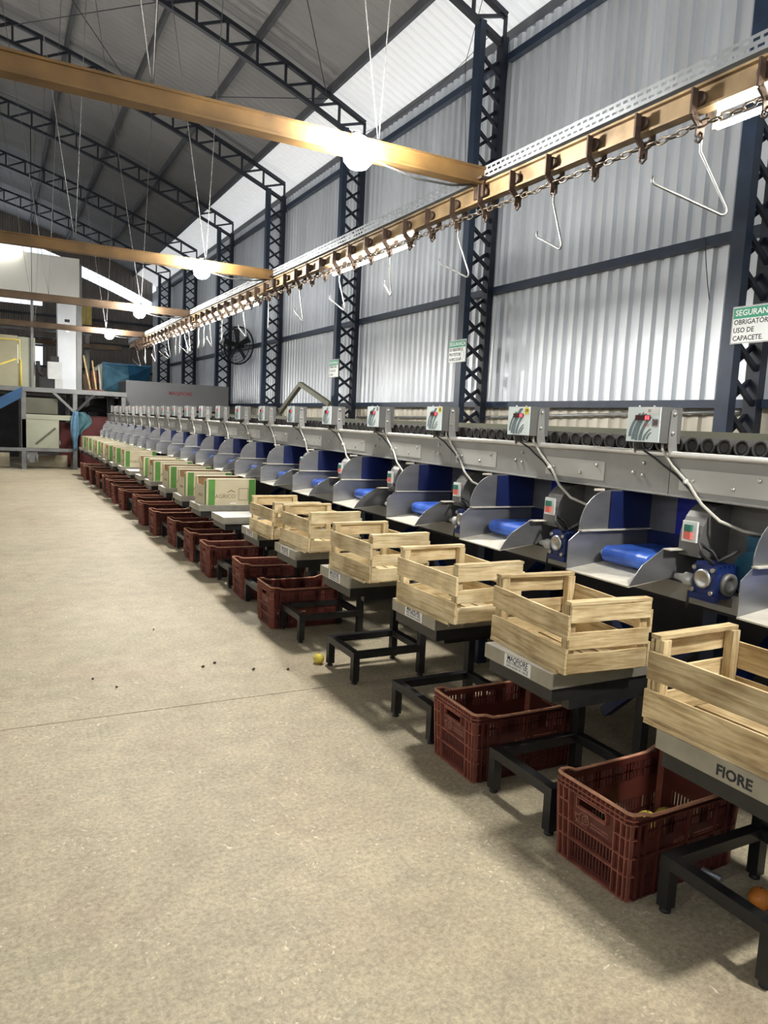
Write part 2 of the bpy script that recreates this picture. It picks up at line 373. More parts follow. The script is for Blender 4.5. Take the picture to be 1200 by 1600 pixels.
lo = sheet_mesh('wall_sheet', 0.95, 1.88, lambda u, v, w: (w, u, v), 'sheet_low')
for i in range(48):
    y = YN+i*0.95-0.3
    link('wall_sheet', up, wr, (XW, y, 1.87)); link('wall_sheet', lo, wr, (XW+0.012, y, 0.0))
BAY = 4.62; CY = [0.20+BAY*i for i in range(8)]       # columns and trusses
for i in range(len(CY)-1):
    for z, h in ((1.875, 0.085), (3.56, 0.10), (6.84, 0.10)):
        MB().box(XW-0.11, XW-0.01, CY[i]+0.07, CY[i+1]-0.07, z-h/2, z+h/2).build('girt', 'navy', wr)
MB().tube([(XW-0.06, 5.0, 1.80), (XW-0.06, 9.2, 1.69), (XW-0.06, 14.0, 1.62)], 0.018, 8).build('conduit', 'galv', wr)
# far gable wall, with a light gap under the roof
we = struct(MB().box(-20, XW, YF+0.06, YF+0.12, 0, 0.4).build('wall_far', 'far_sheet'))
n = 0
def gable_sheet(x, z0, z1, slope):
    def ax(u, v, w): return (u, -w, (z0+(slope*u if z0 > 6.05 else 0))+v*(z1+(slope*u)-z0-(slope*u if z0 > 6.05 else 0)))
    return sheet_mesh('wall_sheet', 0.95, 1.0, ax, 'far_sheet')
x = XW-0.95
while x > XL:
    sl_ = (rz(x+0.95)-rz(x))/0.95
    if x > 1.5: link('wall_sheet', gable_sheet(x, 0, rz(x)-1.22, sl_), we, (x, YF, 0))
    else:
        link('wall_sheet', gable_sheet(x, 0, 3.3, 0), we, (x, YF, 0)); link('wall_sheet', gable_sheet(x, 4.5, 6.0, 0), we, (x, YF, 0))
    link('wall_sheet', gable_sheet(x, rz(x)-0.72, rz(x)+0.2, sl_), we, (x, YF+0.05, 0))
    x -= 0.95
for z in (2.2, 3.35, 4.55, 5.6): MB().box(XL, XW, YF-0.14, YF-0.05, z-0.05, z+0.05).build('girt', 'truss', we)
MB().box(3.50, 4.02, YF-0.22, YF-0.16, 5.35, 6.35).build('yellow_sheet', 'curtain', we)
# walls out of sight
wl = struct(MB().box(XL-0.1, XL, YN, YF, 0, 7.1).build('wall_left', 'sheet'))
wb = struct(MB().box(XL, XW, YN-0.1, YN, 0, 7.6).build('wall_back', 'sheet'))

# roof: purlins carry ribbed sheets; the eave strip is translucent
ce = struct(MB().box(XL, XW+0.4, YN-0.2, YN-0.1, 7.1, 7.2).build('ceiling', 'purlin'))
PX = [6.98, 5.87]+[5.87-1.45*i for i in range(1, 18)]
PX = [p for p in PX if p > XL-0.3]
for p in PX:
    MB().box(p-0.035, p+0.035, YN, YF+0.3, rz(p)+0.0, rz(p)+0.16).build('purlin', 'purlin', ce)
RN = 24                        # ribs of one roof sheet
for i in range(len(PX)-1):
    xa, xb = PX[i]+ (0.25 if i == 0 else 0.03), PX[i+1]-0.03
    za, zb = rz(xa)+0.165, rz(xb)+0.165
    L_ = math.hypot(xb-xa, zb-za); d = Vector((xb-xa, 0, zb-za)).normalized(); nrm = Vector((-d.z, 0, d.x)); nrm = nrm if nrm.z > 0 else -nrm
    me = sheet_mesh('roof_sheet', RN*RP, L_, lambda u, v, w: (d.x*v+nrm.x*w, u, d.z*v+nrm.z*w), 'fibreglass' if i == 0 else 'roof', 0.03 if i == 0 else 0.010)
    for j in range(10): link('roof_sheet', me, ce, (xa, YN+j*RN*RP-0.1, za))

# ------------------------------------------------------------------ lattice columns
BX = (6.25, 6.56)
xbar = None
def column(y, idx):
    lab = ['lattice steel column beside the hard hat notice, cut by the picture edge', 'lattice steel column carrying a safety notice, second from the near end', 'lattice steel column carrying a small notice, third from the near end', 'lattice steel column on the near side of the wall fan', 'lattice steel column just beyond the wall fan', 'sixth lattice steel column along the corrugated wall', 'seventh lattice steel column, last but one along the wall'][idx]
    t = thing('lattice_column', lab, 'column', (6.4, y, 0), 0, 'columns along the corrugated wall')
    top = 7.12
    MB().box(-0.25, -0.15, -0.075, 0.075, 0, top+0.12).build('inner_chord', 'navy', t)
    MB().box(0.15, 0.25, -0.075, 0.075, 0, top).build('outer_chord', 'navy_dark', t)
    global xbar
    if xbar is None:
        xbar = [MB().bar((-0.16, 0.0, -0.115*s), (0.16, 0.0, 0.115*s), 0.045, 0.04, (0, 1, 0)).mesh('lattice_bar', 'navy_dark') for s in (1, -1)]
    z = 0.30
    while z < top-0.15:
        for k in (0, 1): link('lattice_bar', xbar[k], t, (0, 0.03*(1-2*k), z))
        z += 0.335
    MB().box(-0.30, 0.30, -0.12, 0.12, 0, 0.015).build('base_plate', 'navy', t)
for i, y in enumerate(CY[1:]): column(y, i)

# ------------------------------------------------------------------ arched trusses
def truss(y, idx):
    t = thing('roof_truss', ['arched roof truss over the camera side of the hall', 'arched lattice roof truss meeting the notice-bearing second column', 'arched lattice roof truss crossing the upper middle behind the yellow beam', 'arched lattice roof truss reaching the column near the fan', 'arched lattice roof truss over the fan bay', 'fifth arched lattice roof truss deep in the hall', 'sixth arched lattice roof truss deep in the hall', 'farthest arched lattice roof truss by the gable'][idx], 'truss', (6.4, y, 7.1), 0, 'arched roof trusses')
    xs = [6.62-0.56*i for i in range(48)]
    D = 0.43
    pt = [(x-6.4, 0, rz(x)-7.1-0.04) for x in xs]; pb = [(x-6.4, 0, rz(x)-7.1-D-0.02) for x in xs]
    for nm, pp in (('top_chord', pt), ('bottom_chord', pb)):
        b = MB()
        for a, c in zip(pp[:-1], pp[1:]): b.bar(a, c, 0.10, 0.07)
        b.build(nm, 'truss', t)
    for i in range(len(xs)-1):
        MB().bar(pb[i], pt[i], 0.045, 0.04, (0, 1, 0)).build('web_bar', 'truss', t)
        MB().bar(pb[i+1], pt[i], 0.045, 0.04, (0, 1, 0)).build('web_bar', 'truss', t)
for i, y in enumerate(CY): truss(y, i)

# ------------------------------------------------------------------ yellow cross beams with their lamps and hangers
BY = [4.76, 9.43, 14.0, 18.6, 23.2]
RX, RZ = 3.25, 3.24            # overhead rail
bname = ['yellow painted cross beam nearest the camera, sweeping across the top', 'second yellow cross beam, behind the bright near lamp', 'third yellow-brown cross beam over the line', 'fourth rusty cross beam in front of the platform', 'farthest rusty cross beam beyond the platform edge']
lname = ['dazzling hanging lamp on the nearest yellow beam', 'dazzling hanging lamp on the second yellow beam', 'hanging lamp on the third beam', 'small distant hanging lamp on the fourth beam', 'distant hanging lamp on the farthest beam']
for i, y in enumerate(BY):
    t = thing('cross_beam', bname[i], 'beam', (RX, y, 3.34), 0, 'cross beams carrying the overhead rail')
    b = MB(); x0, x1 = -9.5, 0.10
    b.box(x0, x1, -0.055, 0.055, 0.045, 0.06); b.box(x0, x1, -0.055, 0.055, -0.06, -0.045); b.box(x0, x1, -0.035, 0.035, -0.045, 0.045)
    b.build('beam_body', 'yellow_beam' if i < 2 else 'rust_beam', t)
    for hx in (-0.9, -2.4, -4.2, -6.5):
        wx = RX+hx; top = rz(wx)-0.5-3.34
        for lean in (0.25, -0.85 if hx > -3 else 0.5): MB().tube([(hx, 0, 0.05), (hx+lean, CY[min(i+1, 7)]-y, rz(wx+lean)-0.5-3.34)], 0.0045, 5).build('hanger_wire', 'dull_wire', t)
    MB().tube([(-0.95, 0, -0.05), (-0.6, 0, -0.11), (-0.3, 0, -0.10), (0, 0, -0.04)], 0.008, 6).build('lamp_cable', 'black_wire', t)
    if i == 4: continue
    lt = thing('hanging_lamp', lname[i], 'lamp', ((2.14, 2.27, 2.30, 2.40, 2.4)[i], y-0.02, 3.355), 0, 'lamps hung from the cross beams')
    MB().lathe([(0.03, 0.0), (0.035, -0.03), (0.05, -0.05)], (0, -0.075, 0.035), 14).build('socket', 'white_paint', lt)
    MB().lathe([(0.045, 0.0), (0.085, -0.04), (0.10, -0.10), (0.095, -0.15), (0.06, -0.19), (0.01, -0.205)], (0, -0.115, 0.0), 18).build('bulb', 'bulb', lt)
    MB().box(-0.02, 0.02, -0.09, -0.03, 0.02, 0.05).build('clip', 'galv', lt)
# lamps of the rest of the hall, in the same rows
hs = 0
for y in (-3.5, 0.1, 4.76, 9.43, 14.0, 20.0, 27.0):
    for x in (2.3, -3.0, -8.5):
        if x > 0 and not (-1 < y < 1): continue
        lt = thing('hall_lamp', '%s %s of the hall lamps hung clear of the picture' % (ORD[hs], 'one'), 'lamp', (x, y, 3.9 if x < 0 else 3.3), 0, 'lamps in the rest of the hall'); hs += 1
        MB().tube([(0, 0, 0.05), (0, 0, rz(x)-0.5-(3.9 if x < 0 else 3.3))], 0.008, 5).build('drop_wire', 'black_wire', lt)
        MB().lathe([(0.03, 0.05), (0.04, 0.0)], (0, 0, 0), 12).build('socket', 'white_paint', lt)
        MB().lathe([(0.045, 0.0), (0.09, -0.04), (0.11, -0.10), (0.10, -0.16), (0.06, -0.20), (0.01, -0.215)], (0, 0, 0), 16).build('bulb', 'bulb' if x > 0 else 'hall_bulb', lt)

# ------------------------------------------------------------------ overhead conveyor: rail, cable tray, chain, trolleys, hooks, tube lights
Y0, Y1 = -1.5, 21.0
t = thing('overhead_rail', 'brown steel overhead conveyor rail running along the whole line', 'rail', (RX, Y0, RZ))
L_ = Y1-Y0
MB().box(-0.035, 0.035, 0, L_, -0.065, -0.052).box(-0.005, 0.005, 0, L_, -0.052, 0.052).box(-0.035, 0.035, 0, L_, 0.052, 0.065).build('rail_beam', 'rail', t)
for y in BY[:4]:
    b = MB(); b.box(-0.10, 0.10, y-Y0-0.09, y-Y0+0.09, 0.066, 0.084); b.box(-0.06, -0.045, y-Y0-0.06, y-Y0+0.06, -0.05, 0.085); b.box(0.045, 0.06, y-Y0-0.06, y-Y0+0.06, -0.05, 0.085)
    b.build('beam_clamp', 'rust', t)
tr = MB()
def slotted(b, x0, x1, z0, z1, ya, yb, along):
    """a strip with two rows of slots; (x0,z0)-(x1,z1) is its cross-section line"""
    pit = 0.055; ts = [0, 0.20, 0.36, 0.62, 0.80, 1.0]
    n = int((yb-ya)/pit)
    def Pt(t, y): return (x0+(x1-x0)*t, y, z0+(z1-z0)*t)
    for a, c in ((0, 1), (2, 3), (4, 5)): b.add([Pt(ts[a], ya), Pt(ts[c], ya), Pt(ts[c], yb), Pt(ts[a], yb)], [(0, 1, 2, 3)])
    for i in range(n):
        for a, c, o in ((1, 2, 0), (3, 4, 0.5)):
            q = ya+(i+o)*pit; b.add([Pt(ts[a], q), Pt(ts[c], q), Pt(ts[c], q+0.018), Pt(ts[a], q+0.018)], [(0, 1, 2, 3)])
slotted(tr, 0.0, 0.0, 0.0, 0.085, 0, L_, 0)
tr.box(0.0, 0.12, 0, L_, -0.002, 0.0)
slotted(tr, 0.12, 0.12, 0.0, 0.085, 0, L_, 0)
ct = tr.build('cable_tray', 'galv'); ct.location = (RX-0.04, Y0, RZ+0.088)
tag(ct, 'perforated galvanised cable tray lying along the top of the overhead rail', 'cable tray')
# chain
t = thing('conveyor_chain', 'steel link chain hanging below the overhead rail', 'chain', (RX-0.01, 0.9, RZ-0.125))
b = MB(); pts = []
for k in range(12):
    a = 2*math.pi*k/12; pts.append((0.0, 0.028*math.sin(a)*1.45, 0.017*math.cos(a)))
lk1 = MB().tube(pts, 0.0055, 5, closed=True).mesh('link', 'chain')
lk2 = MB().tube([(p[2], p[1], 0) for p in pts], 0.0055, 5, closed=True).mesh('link', 'chain')
for i in range(280):
    yy = i*0.066
    link('link', lk1 if i % 2 else lk2, t, (0, yy, -0.012*math.sin(math.pi*((yy+0.9-0.19) % 0.38)/0.38)))
# trolleys and hooks
tw = MB()
tp = thing('rail_trolley', '', 'trolley', (0, 0, 0), 0, 'trolleys on the overhead rail')
for s in (-1, 1):
    MB().lathe([(0.028, -0.012), (0.036, -0.010), (0.036, 0.010), (0.028, 0.012)], (s*0.024, 0, -0.010), 14, 'x').build('wheel', 'rust', tp)
    b = MB(); b.bar((s*0.052, 0, 0.035), (s*0.052, 0, -0.085), 0.035, 0.010, (0, 1, 0)); b.bar((s*0.052, 0, -0.08), (s*0.012, 0, -0.115), 0.035, 0.010, (0, 1, 0)); b.bar((s*0.010, 0, -0.11), (s*0.010, 0, -0.175), 0.03, 0.008, (0, 1, 0))
    b.build('side_plate', 'rust', tp)
MB().tube([(0, 0, -0.150), (0, 0.016, -0.165), (0, 0.018, -0.185), (0, 0, -0.198), (0, -0.016, -0.185), (0, -0.014, -0.165)], 0.006, 6, closed=True).build('eye', 'rust', tp)
hp = thing('wire_hook', '', 'hook', (0, 0, 0), 0, 'wire box hooks on the overhead rail')
hpts = [(0, 0.02, 0.0), (0, 0.0, 0.014), (0, -0.012, -0.01), (0, -0.012, -0.06), (0, -0.17, -0.345), (0, -0.172, -0.365), (0, -0.16, -0.378), (0, -0.145, -0.378), (0, 0.205, -0.225), (0, 0.215, -0.212), (0, 0.212, -0.185)]
MB().tube(hpts, 0.0075, 7).build('hook_wire', 'wire', hp)
nt_, nh = 0, 0
y = 0.95; ky = 0
while y < 20.0:
    if min(abs(y-b_) for b_ in BY) > -1:
        o = tp if nt_ == 0 else clone(tp)
        o.scale = (1.15, 1.25, 1.08); place(o, (RX, y, RZ), 0, 'rusty %s trolley on the overhead rail, counting from the near end' % ORD[nt_]); nt_ += 1
        if ky % 3 == 2 or ky in (20, 31, 33, 36, 37, 40):
            o = hp if nh == 0 else clone(hp)
            a = {0: 0.95}.get(nh-1, random.uniform(-0.35, 0.35)) if nh else 0.3
            place(o, (RX, y, RZ-0.196), a if nh else 0.0, 'bent steel wire hook, %s from the near end of the overhead rail' % ORD[nh]); nh += 1
    y += 0.3785; ky += 1
# tube lights fixed behind the rail
for i, (a, c) in enumerate(((0.9, 2.86), (5.95, 7.80), (10.35, 12.2), (12.35, 13.8), (14.3, 16.1), (16.5, 18.3))):
    t = thing('tube_light', ['fluorescent tube light at the near end of the overhead rail', 'fluorescent tube light on the rail between the first two beams', 'third fluorescent tube light along the overhead rail', 'fourth fluorescent tube light along the overhead rail', 'fifth fluorescent tube light far along the overhead rail', 'farthest fluorescent tube light on the overhead rail'][i], 'light', (RX+0.10, a, RZ), 0, 'tube lights along the overhead rail')
    MB().prism([(-0.03, 0.085), (0.03, 0.085), (0.045, -0.03), (0.035, -0.03), (0.022, 0.07), (-0.022, 0.07), (-0.035, -0.03), (-0.045, -0.03)], 0, c-a, 'y').build('reflector', 'white_paint', t)
    for s in (0.03, c-a-0.03): MB().box(-0.012, 0.012, s-0.012, s+0.012, -0.135, 0.07).build('lamp_holder', 'white_paint', t)
    MB().tube([(0, 0.045, -0.122), (0, c-a-0.045, -0.122)], 0.016, 10).build('tube', 'tube', t)

# ------------------------------------------------------------------ the grading line
GX, GY0, GY1 = 2.55, -1.2, 19.9
g = thing('grading_conveyor', 'long grey steel grading conveyor with black rollers behind the row of outlets', 'conveyor', (GX, GY0, 0))
GL = GY1-GY0
yy = GY0; i = 0
while yy < GY1-0.1:
    e = min(yy+2*P, GY1)
    b = MB(); b.box(0, 0.006, yy-GY0+0.002, e-GY0-0.002, 1.262, 1.425); b.box(-0.022, 0.006, yy-GY0+0.002, e-GY0-0.002, 1.256, 1.262); b.box(0, 0.05, yy-GY0+0.002, e-GY0-0.002, 1.425, 1.43)
    b.build('side_panel', 'trough', g); yy = e
MB().tube([(-0.006, 0, 1.432), (-0.006, GL, 1.432)], 0.013, 10).build('edge_pipe', 'pipe', g)
boltm = MB().lathe([(0.009, 0.0), (0.009, -0.004), (0.005, -0.007), (0.001, -0.0075)], (0, 0, 0), 8, 'x').mesh('bolt', 'bolt')
for k in range(-2, 20):
    o = 2.40+P*k-GY0
    MB().box(-0.003, 0, o+0.20, o+0.62, 1.285, 1.375).build('patch_plate', 'patch', g)
    for dy, z in ((0.25, 1.355), (0.36, 1.312), (0.02, 1.338), (-0.035, 1.33), (-0.035, 1.385), (0.55, 1.33)):
        link('bolt', boltm, g, (-0.003, o+dy, z))
MB().box(0.03, 0.96, 0, GL, 1.25, 1.26).build('bed_light_block', 'dark_pan', g)  # conveyor bed, also set here to block the light from above
MB().box(0.93, 0.97, 0, GL, 1.26, 1.545).build('far_side_rail', 'olive', g)
MB().box(0.0, 0.07, 0, GL, 0.825, 0.90).build('lower_beam', 'trough', g)
MB().box(0.05, 0.90, 0, GL, 0.80, 0.82).build('shade_pan', 'dark_pan', g)  # pan added to keep overhead light out of the space beneath
MB().box(0.84, 0.86, 0, GL, 0.05, 1.25).build('shade_back_panel', 'dark_pan', g)  # dark sheet added so the underside reads as deep shade
rm = MB().lathe([(0.020, -0.002), (0.022, 0.012), (0.026, 0.012), (0.027, -0.006), (0.034, -0.006), (0.036, 0.0), (0.036, 0.85)], (0, 0, 0), 14, 'x').mesh('roller', 'rubber')
for i in range(240): link('roller', rm, g, (0.055, 0.9-GY0+i*0.079, 1.472))
for i in range(12):
    o = 0.35+i*2*P-GY0
    for lx in (0.22, 0.78): MB().box(lx-0.035, lx+0.035, o, o+0.07, 0, 1.25).build('leg', 'navy', g)
    for za, zb in ((0.10, 0.62), (0.62, 0.10)): MB().bar((0.20, o+0.08, za), (0.20, o+0.60, zb), 0.05, 0.05).build('cross_brace', 'motor_blue', g)
    MB().bar((0.22, o+0.035, 0.25), (0.78, o+0.035, 0.7), 0.05, 0.05).build('leg_brace', 'motor_blue', g)

# outlets (chutes)
R0 = (2.235, 2.28, 0.905)
ch = thing('outlet_chute', '', 'chute', R0, 0, 'stainless outlet chutes along the conveyor')
def Cb(mb, name, m): return mb.build(name, m, ch, R0)
def arc(cx, cz, rx, rz_, a0, a1, n): return [(cx+rx*math.cos(math.radians(a0+(a1-a0)*i/n)), cz+rz_*math.sin(math.radians(a0+(a1-a0)*i/n))) for i in range(n+1)]
Cb(MB().prism([(2.235, 0.905), (2.235, 1.030), (2.295, 1.074), (2.72, 1.076), (2.72, 0.93), (2.43, 0.925)], 2.460, 2.464), 'far_side_plate', 'steel')
Cb(MB().prism([(2.30, 1.079), (2.72, 1.079), (2.72, 1.256), (2.46, 1.256)]+[p for p in arc(2.455, 1.085, 0.165, 0.170, 92, 182, 9)], 2.460, 2.464), 'far_guard_plate', 'steel')
Cb(MB().box(2.29, 2.72, 2.440, 2.466, 1.073, 1.079), 'ledge', 'lit_steel')
Cb(MB().prism([(2.235, 0.905), (2.262, 0.945), (2.300, 0.988), (2.41, 1.050), (2.66, 1.050), (2.66, 0.93), (2.43, 0.925)], 2.094, 2.098), 'near_side_plate', 'steel')
Cb(MB().box(2.41, 2.66, 2.06, 2.098, 1.048, 1.053), 'near_ledge', 'lit_steel')
Cb(MB().prism([(2.233, 0.905), (2.233, 0.899), (2.45, 0.925), (2.45, 0.931)], 2.096, 2.462), 'tray', 'lit_steel')
Cb(MB().box(2.36, 2.42, 1.2564+1.2, 2.462, 1.252, 1.262), 'top_clip', 'lit_steel')
bl = arc(2.425, 0.976, 0.036, 0.036, 90, 270, 10)+[(2.70, 0.940), (2.70, 1.012)]
bm = MB(); bm.prism(bl, 2.165, 2.415); Cb(bm, 'belt', 'blue_belt')
Cb(MB().lathe([(0.016, -0.02), (0.016, 0.02)], (2.44, 2.436, 0.972), 10, 'y'), 'roller_end', 'white_paint')
Cb(MB().box(2.715, 2.72, 2.10, 2.46, 0.93, 1.07), 'back_sheet', 'blue_sheet')
Cb(MB().box(2.715, 2.72, 2.305, 2.46, 1.072, 1.256), 'back_plate', 'steel')
Cb(MB().box(2.710, 2.716, 2.10, 2.30, 1.072, 1.256), 'blue_curtain', 'blue_flap')
Cb(MB().box(2.60, 2.712, 2.100, 2.104, 1.054, 1.25), 'side_flap', 'blue_flap')
Cb(MB().box(2.46, 2.716, 2.452, 2.456, 1.08, 1.250), 'blue_liner', 'blue_sheet')
sbp = [(2.49, 1.03), (2.49, 1.09)]+arc(2.62, 1.09, 0.13, 0.155, 180, 90, 7)[1:]+[(2.66, 1.245), (2.66, 1.03)]
Cb(MB().prism(sbp, 1.985, 2.088), 'switch_box', 'box_grey')
sw = Cb(MB().box(2.478, 2.4885, 1.998, 2.068, 1.088, 1.172), 'switch_plate', 'white_paint')
sw['label'] = 'white switch plate with a green and a red button'
for nm, m_, z0, z1 in (('green_button', 'green_button', 1.131, 1.158), ('red_button', 'red_button', 1.100, 1.130)):
    MB().box(2.464, 2.478, 2.017, 2.049, z0, z1).build(nm, m_, sw, R0)
Cb(MB().box(2.66, 2.70, 1.64, 2.094, 0.90, 1.25), 'rear_plate', 'box_grey')

# gear motors
R1 = (2.50, 1.92, 0.85)
gm = thing('gear_motor', '', 'motor', R1, 0, 'gear motors between the outlet chutes')
def Gb(mb, name, m, par=None): return mb.build(name, m, par or gm, R1)
gb = MB(); gb.box(2.452, 2.57, 1.868, 1.972, 0.885, 1.015)
gb.prism([(2.445, 0.875), (2.47, 0.875), (2.47, 0.90), (2.445, 0.90)], 1.860, 1.980)
for a_ in range(4): gb.box(2.47+0.025*a_, 2.478+0.025*a_, 1.862, 1.978, 1.015, 1.022)
gbo = Gb(gb, 'gearbox', 'motor_blue')
Gb(MB().lathe([(0.038, 0.0), (0.038, -0.010), (0.030, -0.012), (0.024, -0.008), (0.002, -0.008)], (2.452, 1.925, 0.960), 18, 'x'), 'flange_disc', 'bolt', gbo)
Gb(MB().lathe([(0.045, 0.0), (0.045, -0.018), (0.030, -0.022), (0.028, -0.010), (0.002, -0.010)], (2.515, 1.868, 0.945), 18, 'y'), 'bearing_ring', 'box_grey', gbo)
for dy in (-0.042, 0.042):
    for dz in (-0.045, 0.045): Gb(MB().lathe([(0.009, 0.0), (0.009, -0.009)], (2.452, 1.925+dy, 0.955+dz), 8, 'x'), 'bolt', 'bolt', gbo)
Gb(MB().lathe([(0.095, 2.575), (0.095, 2.60), (0.075, 2.615), (0.072, 2.645), (0.06, 2.657)], (0, 1.80, 0.99), 18, 'x'), 'motor_body', 'motor_teal')
Gb(MB().box(2.60, 2.655, 1.74, 1.86, 1.055, 1.135), 'terminal_box', 'motor_teal')
Gb(MB().lathe([(0.020, 0), (0.026, 0.012), (0.026, 0.04), (0.016, 0.055), (0.012, 0.09)], (2.475, 1.985, 0.94), 12, 'y'), 'bearing_block', 'pale_panel')
Gb(MB().tube([(2.47, 1.90, 1.02), (2.44, 1.93, 1.06), (2.47, 1.97, 1.09), (2.52, 1.95, 1.06), (2.50, 1.90, 1.03), (2.56, 1.86, 1.08)], 0.008, 6), 'cable_loop', 'black_wire')
Gb(MB().tube([(2.45, 1.985, 0.90), (2.445, 1.985, 0.83)], 0.005, 6), 'drip_tube', 'black_wire')
Gb(MB().box(2.55, 2.60, 1.86, 1.98, 0.85, 0.886), 'foot', 'black_steel')

# weighing indicators
R2 = (2.52, 2.31, 1.432)
wi = thing('weight_indicator', '', 'indicator', R2, 0, 'weight indicators on the conveyor edge')
def Wb(mb, name, m, par=None): return mb.build(name, m, par or wi, R2)
Wb(MB().box(2.462, 2.585, 2.213, 2.397, 1.477, 1.628), 'housing', 'box_grey')
fpl = Wb(MB().box(2.458, 2.462, 2.215, 2.395, 1.479, 1.626), 'face_plate', 'face')
fpl['label'] = 'pale front plate with grey swoosh print'
for cy_, w_, z_a, z_b, sl in ((2.383, 0.016, 1.50, 1.60, -0.05), (2.365, 0.019, 1.487, 1.618, -0.07), (2.345, 0.015, 1.484, 1.618, -0.06), (2.325, 0.018, 1.484, 1.585, -0.05), (2.302, 0.012, 1.484, 1.535, -0.035), (2.283, 0.010, 1.490, 1.52, -0.02)):
    n_ = 5; b = MB()
    for q in range(n_):
        t0, t1 = q/n_, (q+1)/n_
        ya_, yb_ = cy_+sl*t0*t0, cy_+sl*t1*t1; za_, zb_ = z_a+(z_b-z_a)*t0, z_a+(z_b-z_a)*t1
        b.add([(2.4575, ya_, za_), (2.4575, ya_-w_, za_), (2.4575, yb_-w_, zb_), (2.4575, yb_, zb_)], [(0, 1, 2, 3)])
    Wb(b, 'printed_stripe', 'stripe', fpl)
dsp = Wb(MB().box(2.4555, 2.458, 2.268, 2.350, 1.570, 1.592), 'display', 'display')
for dy in (2.290, 2.277): Wb(MB().box(2.4550, 2.4555, dy-0.0045, dy+0.0045, 1.573, 1.589), 'lit_digit', 'digits', dsp)
for ya_, s_ in ((2.211, -1), (2.399, 1)):
    br = MB().prism([(2.515, 1.612), (2.530, 1.622), (2.548, 1.612), (2.556, 1.50), (2.566, 1.452), (2.566, 1.428), (2.522, 1.428), (2.512, 1.46), (2.510, 1.52)], min(ya_, ya_+s_*0.004), max(ya_, ya_+s_*0.004))
    bo = Wb(br, 'bracket', 'bracket')
    if s_ < 0:
        for z_ in (1.600, 1.520): Wb(MB().lathe([(0.009, 0.0), (0.009, -0.005), (0.005, -0.009), (0.001, -0.0095)], (2.532 if z_ > 1.55 else 2.528, 2.207, z_), 10, 'y'), 'bolt', 'bolt', bo)
for dy in (2.262, 2.343): Wb(MB().sphere((2.47, dy, 1.629), 0.005, 8, 5), 'screw', 'bolt')

cabm = [MB().tube([(2.52, 2.245, 1.478), (2.515, 2.24, 1.45), (2.535, 2.235, 1.425), (2.538, 2.20, 1.385), (2.535, 2.10, 1.31), (2.53, 2.06, 1.27), (2.52, 2.02, 1.24), (2.52, 1.93, 1.185), (2.57, 1.86, 1.155), (2.665, 1.80, 1.14)], 0.0065, 7).mesh('signal_cable', 'cable', R2)]
cabd = MB().tube([(2.50, 2.33, 1.478), (2.50, 2.325, 1.44), (2.535, 2.29, 1.41), (2.537, 2.25, 1.385), (2.537, 2.17, 1.345), (2.53, 2.09, 1.29), (2.53, 2.05, 1.255)], 0.0045, 6).mesh('thin_wire', 'black_wire', R2)
cabt = MB().lathe([(0.011, -0.006), (0.011, 0.006)], (2.533, 2.12, 1.325), 8, 'y').mesh('cable_tie', 'white_paint', R2)
names_k = {0: 'nearest'}
def nth(k): return ORD[k]
for k in range(-1, 20):
    off = Vector((0, P*k, 0)); q = k+1
    o = ch if k == -1 else clone(ch)
    place(o, Vector(R0)+off, 0, '%s stainless outlet chute with a blue belt, counting from the near end' % nth(q).capitalize().lower())
    o = gm if k == -1 else clone(gm)
    place(o, Vector(R1)+off, 0, '%s blue gear motor beside the outlet chutes, from the near end' % nth(q))
wi_obj = {}
for k in range(0, 20):
    off = Vector((0, P*k, 0))
    o = wi if k == 0 else clone(wi)
    lab = {0: 'weight indicator with a dark number twenty sticker, nearest of the row', 1: 'weight indicator with a round yellow nineteen sticker', 2: 'weight indicator with a square yellow eighteen sticker', 3: 'fourth weight indicator, with a small red tag'}.get(k, '%s weight indicator from the near end of the conveyor' % nth(k))
    place(o, Vector(R2)+off, 0, lab)
    cb = thing('signal_cable', '%s pale cable dropping from a weight indicator, from the near end' % nth(k), 'cable', Vector(R2)+off, 0, 'cables below the weight indicators')
    link('sheath', cabm[0], cb); link('thin_wire', cabd, cb); link('cable_tie', cabt, cb)
    wi_obj[k] = o
for k, o in wi_obj.items():
    num = str(20-k)
    fo = [c for c in o.children if c.name.startswith('face_plate')][0]
    if k == 0:
        s_ = MB().box(2.4572, 2.458, 2.223, 2.256, 1.545, 1.577).build('number_sticker', 'sticker_dark', fo, R2)
        text('20', 0.026, 'ink', (2.4570-R2[0], 2.2395-R2[1], 1.561-R2[2]), 'x', s_, bold=0.0006)
        s_ = MB().box(2.4572, 2.458, 2.225, 2.305, 1.598, 1.624).build('paper_strip', 'sticker_white', fo, R2)
        text('20', 0.018, 'stripe', (2.4570-R2[0], 2.275-R2[1], 1.611-R2[2]), 'x', s_)
        text('NET', 0.012, 'red_ink', (2.4572-R2[0], 2.285-R2[1], 1.550-R2[2]), 'x', fo)
    elif k == 1:
        s_ = MB().lathe([(0.0195, -0.0004), (0.0195, 0.0004)], (2.4574, 2.240, 1.605), 18, 'x').build('number_sticker', 'sticker', fo, R2)
        text('19', 0.022, 'ink', (2.4568-R2[0], 2.240-R2[1], 1.605-R2[2]), 'x', s_, bold=0.0005)
    elif k == 2:
        s_ = MB().box(2.4572, 2.458, 2.221, 2.257, 1.590, 1.622).build('number_sticker', 'sticker', fo, R2)
        text('18', 0.024, 'ink', (2.4570-R2[0], 2.239-R2[1], 1.606-R2[2]), 'x', s_, bold=0.0005)
    elif k == 3:
        s_ = MB().box(2.4572, 2.458, 2.222, 2.250, 1.595, 1.622).build('number_sticker', 'sticker_dark', fo, R2)

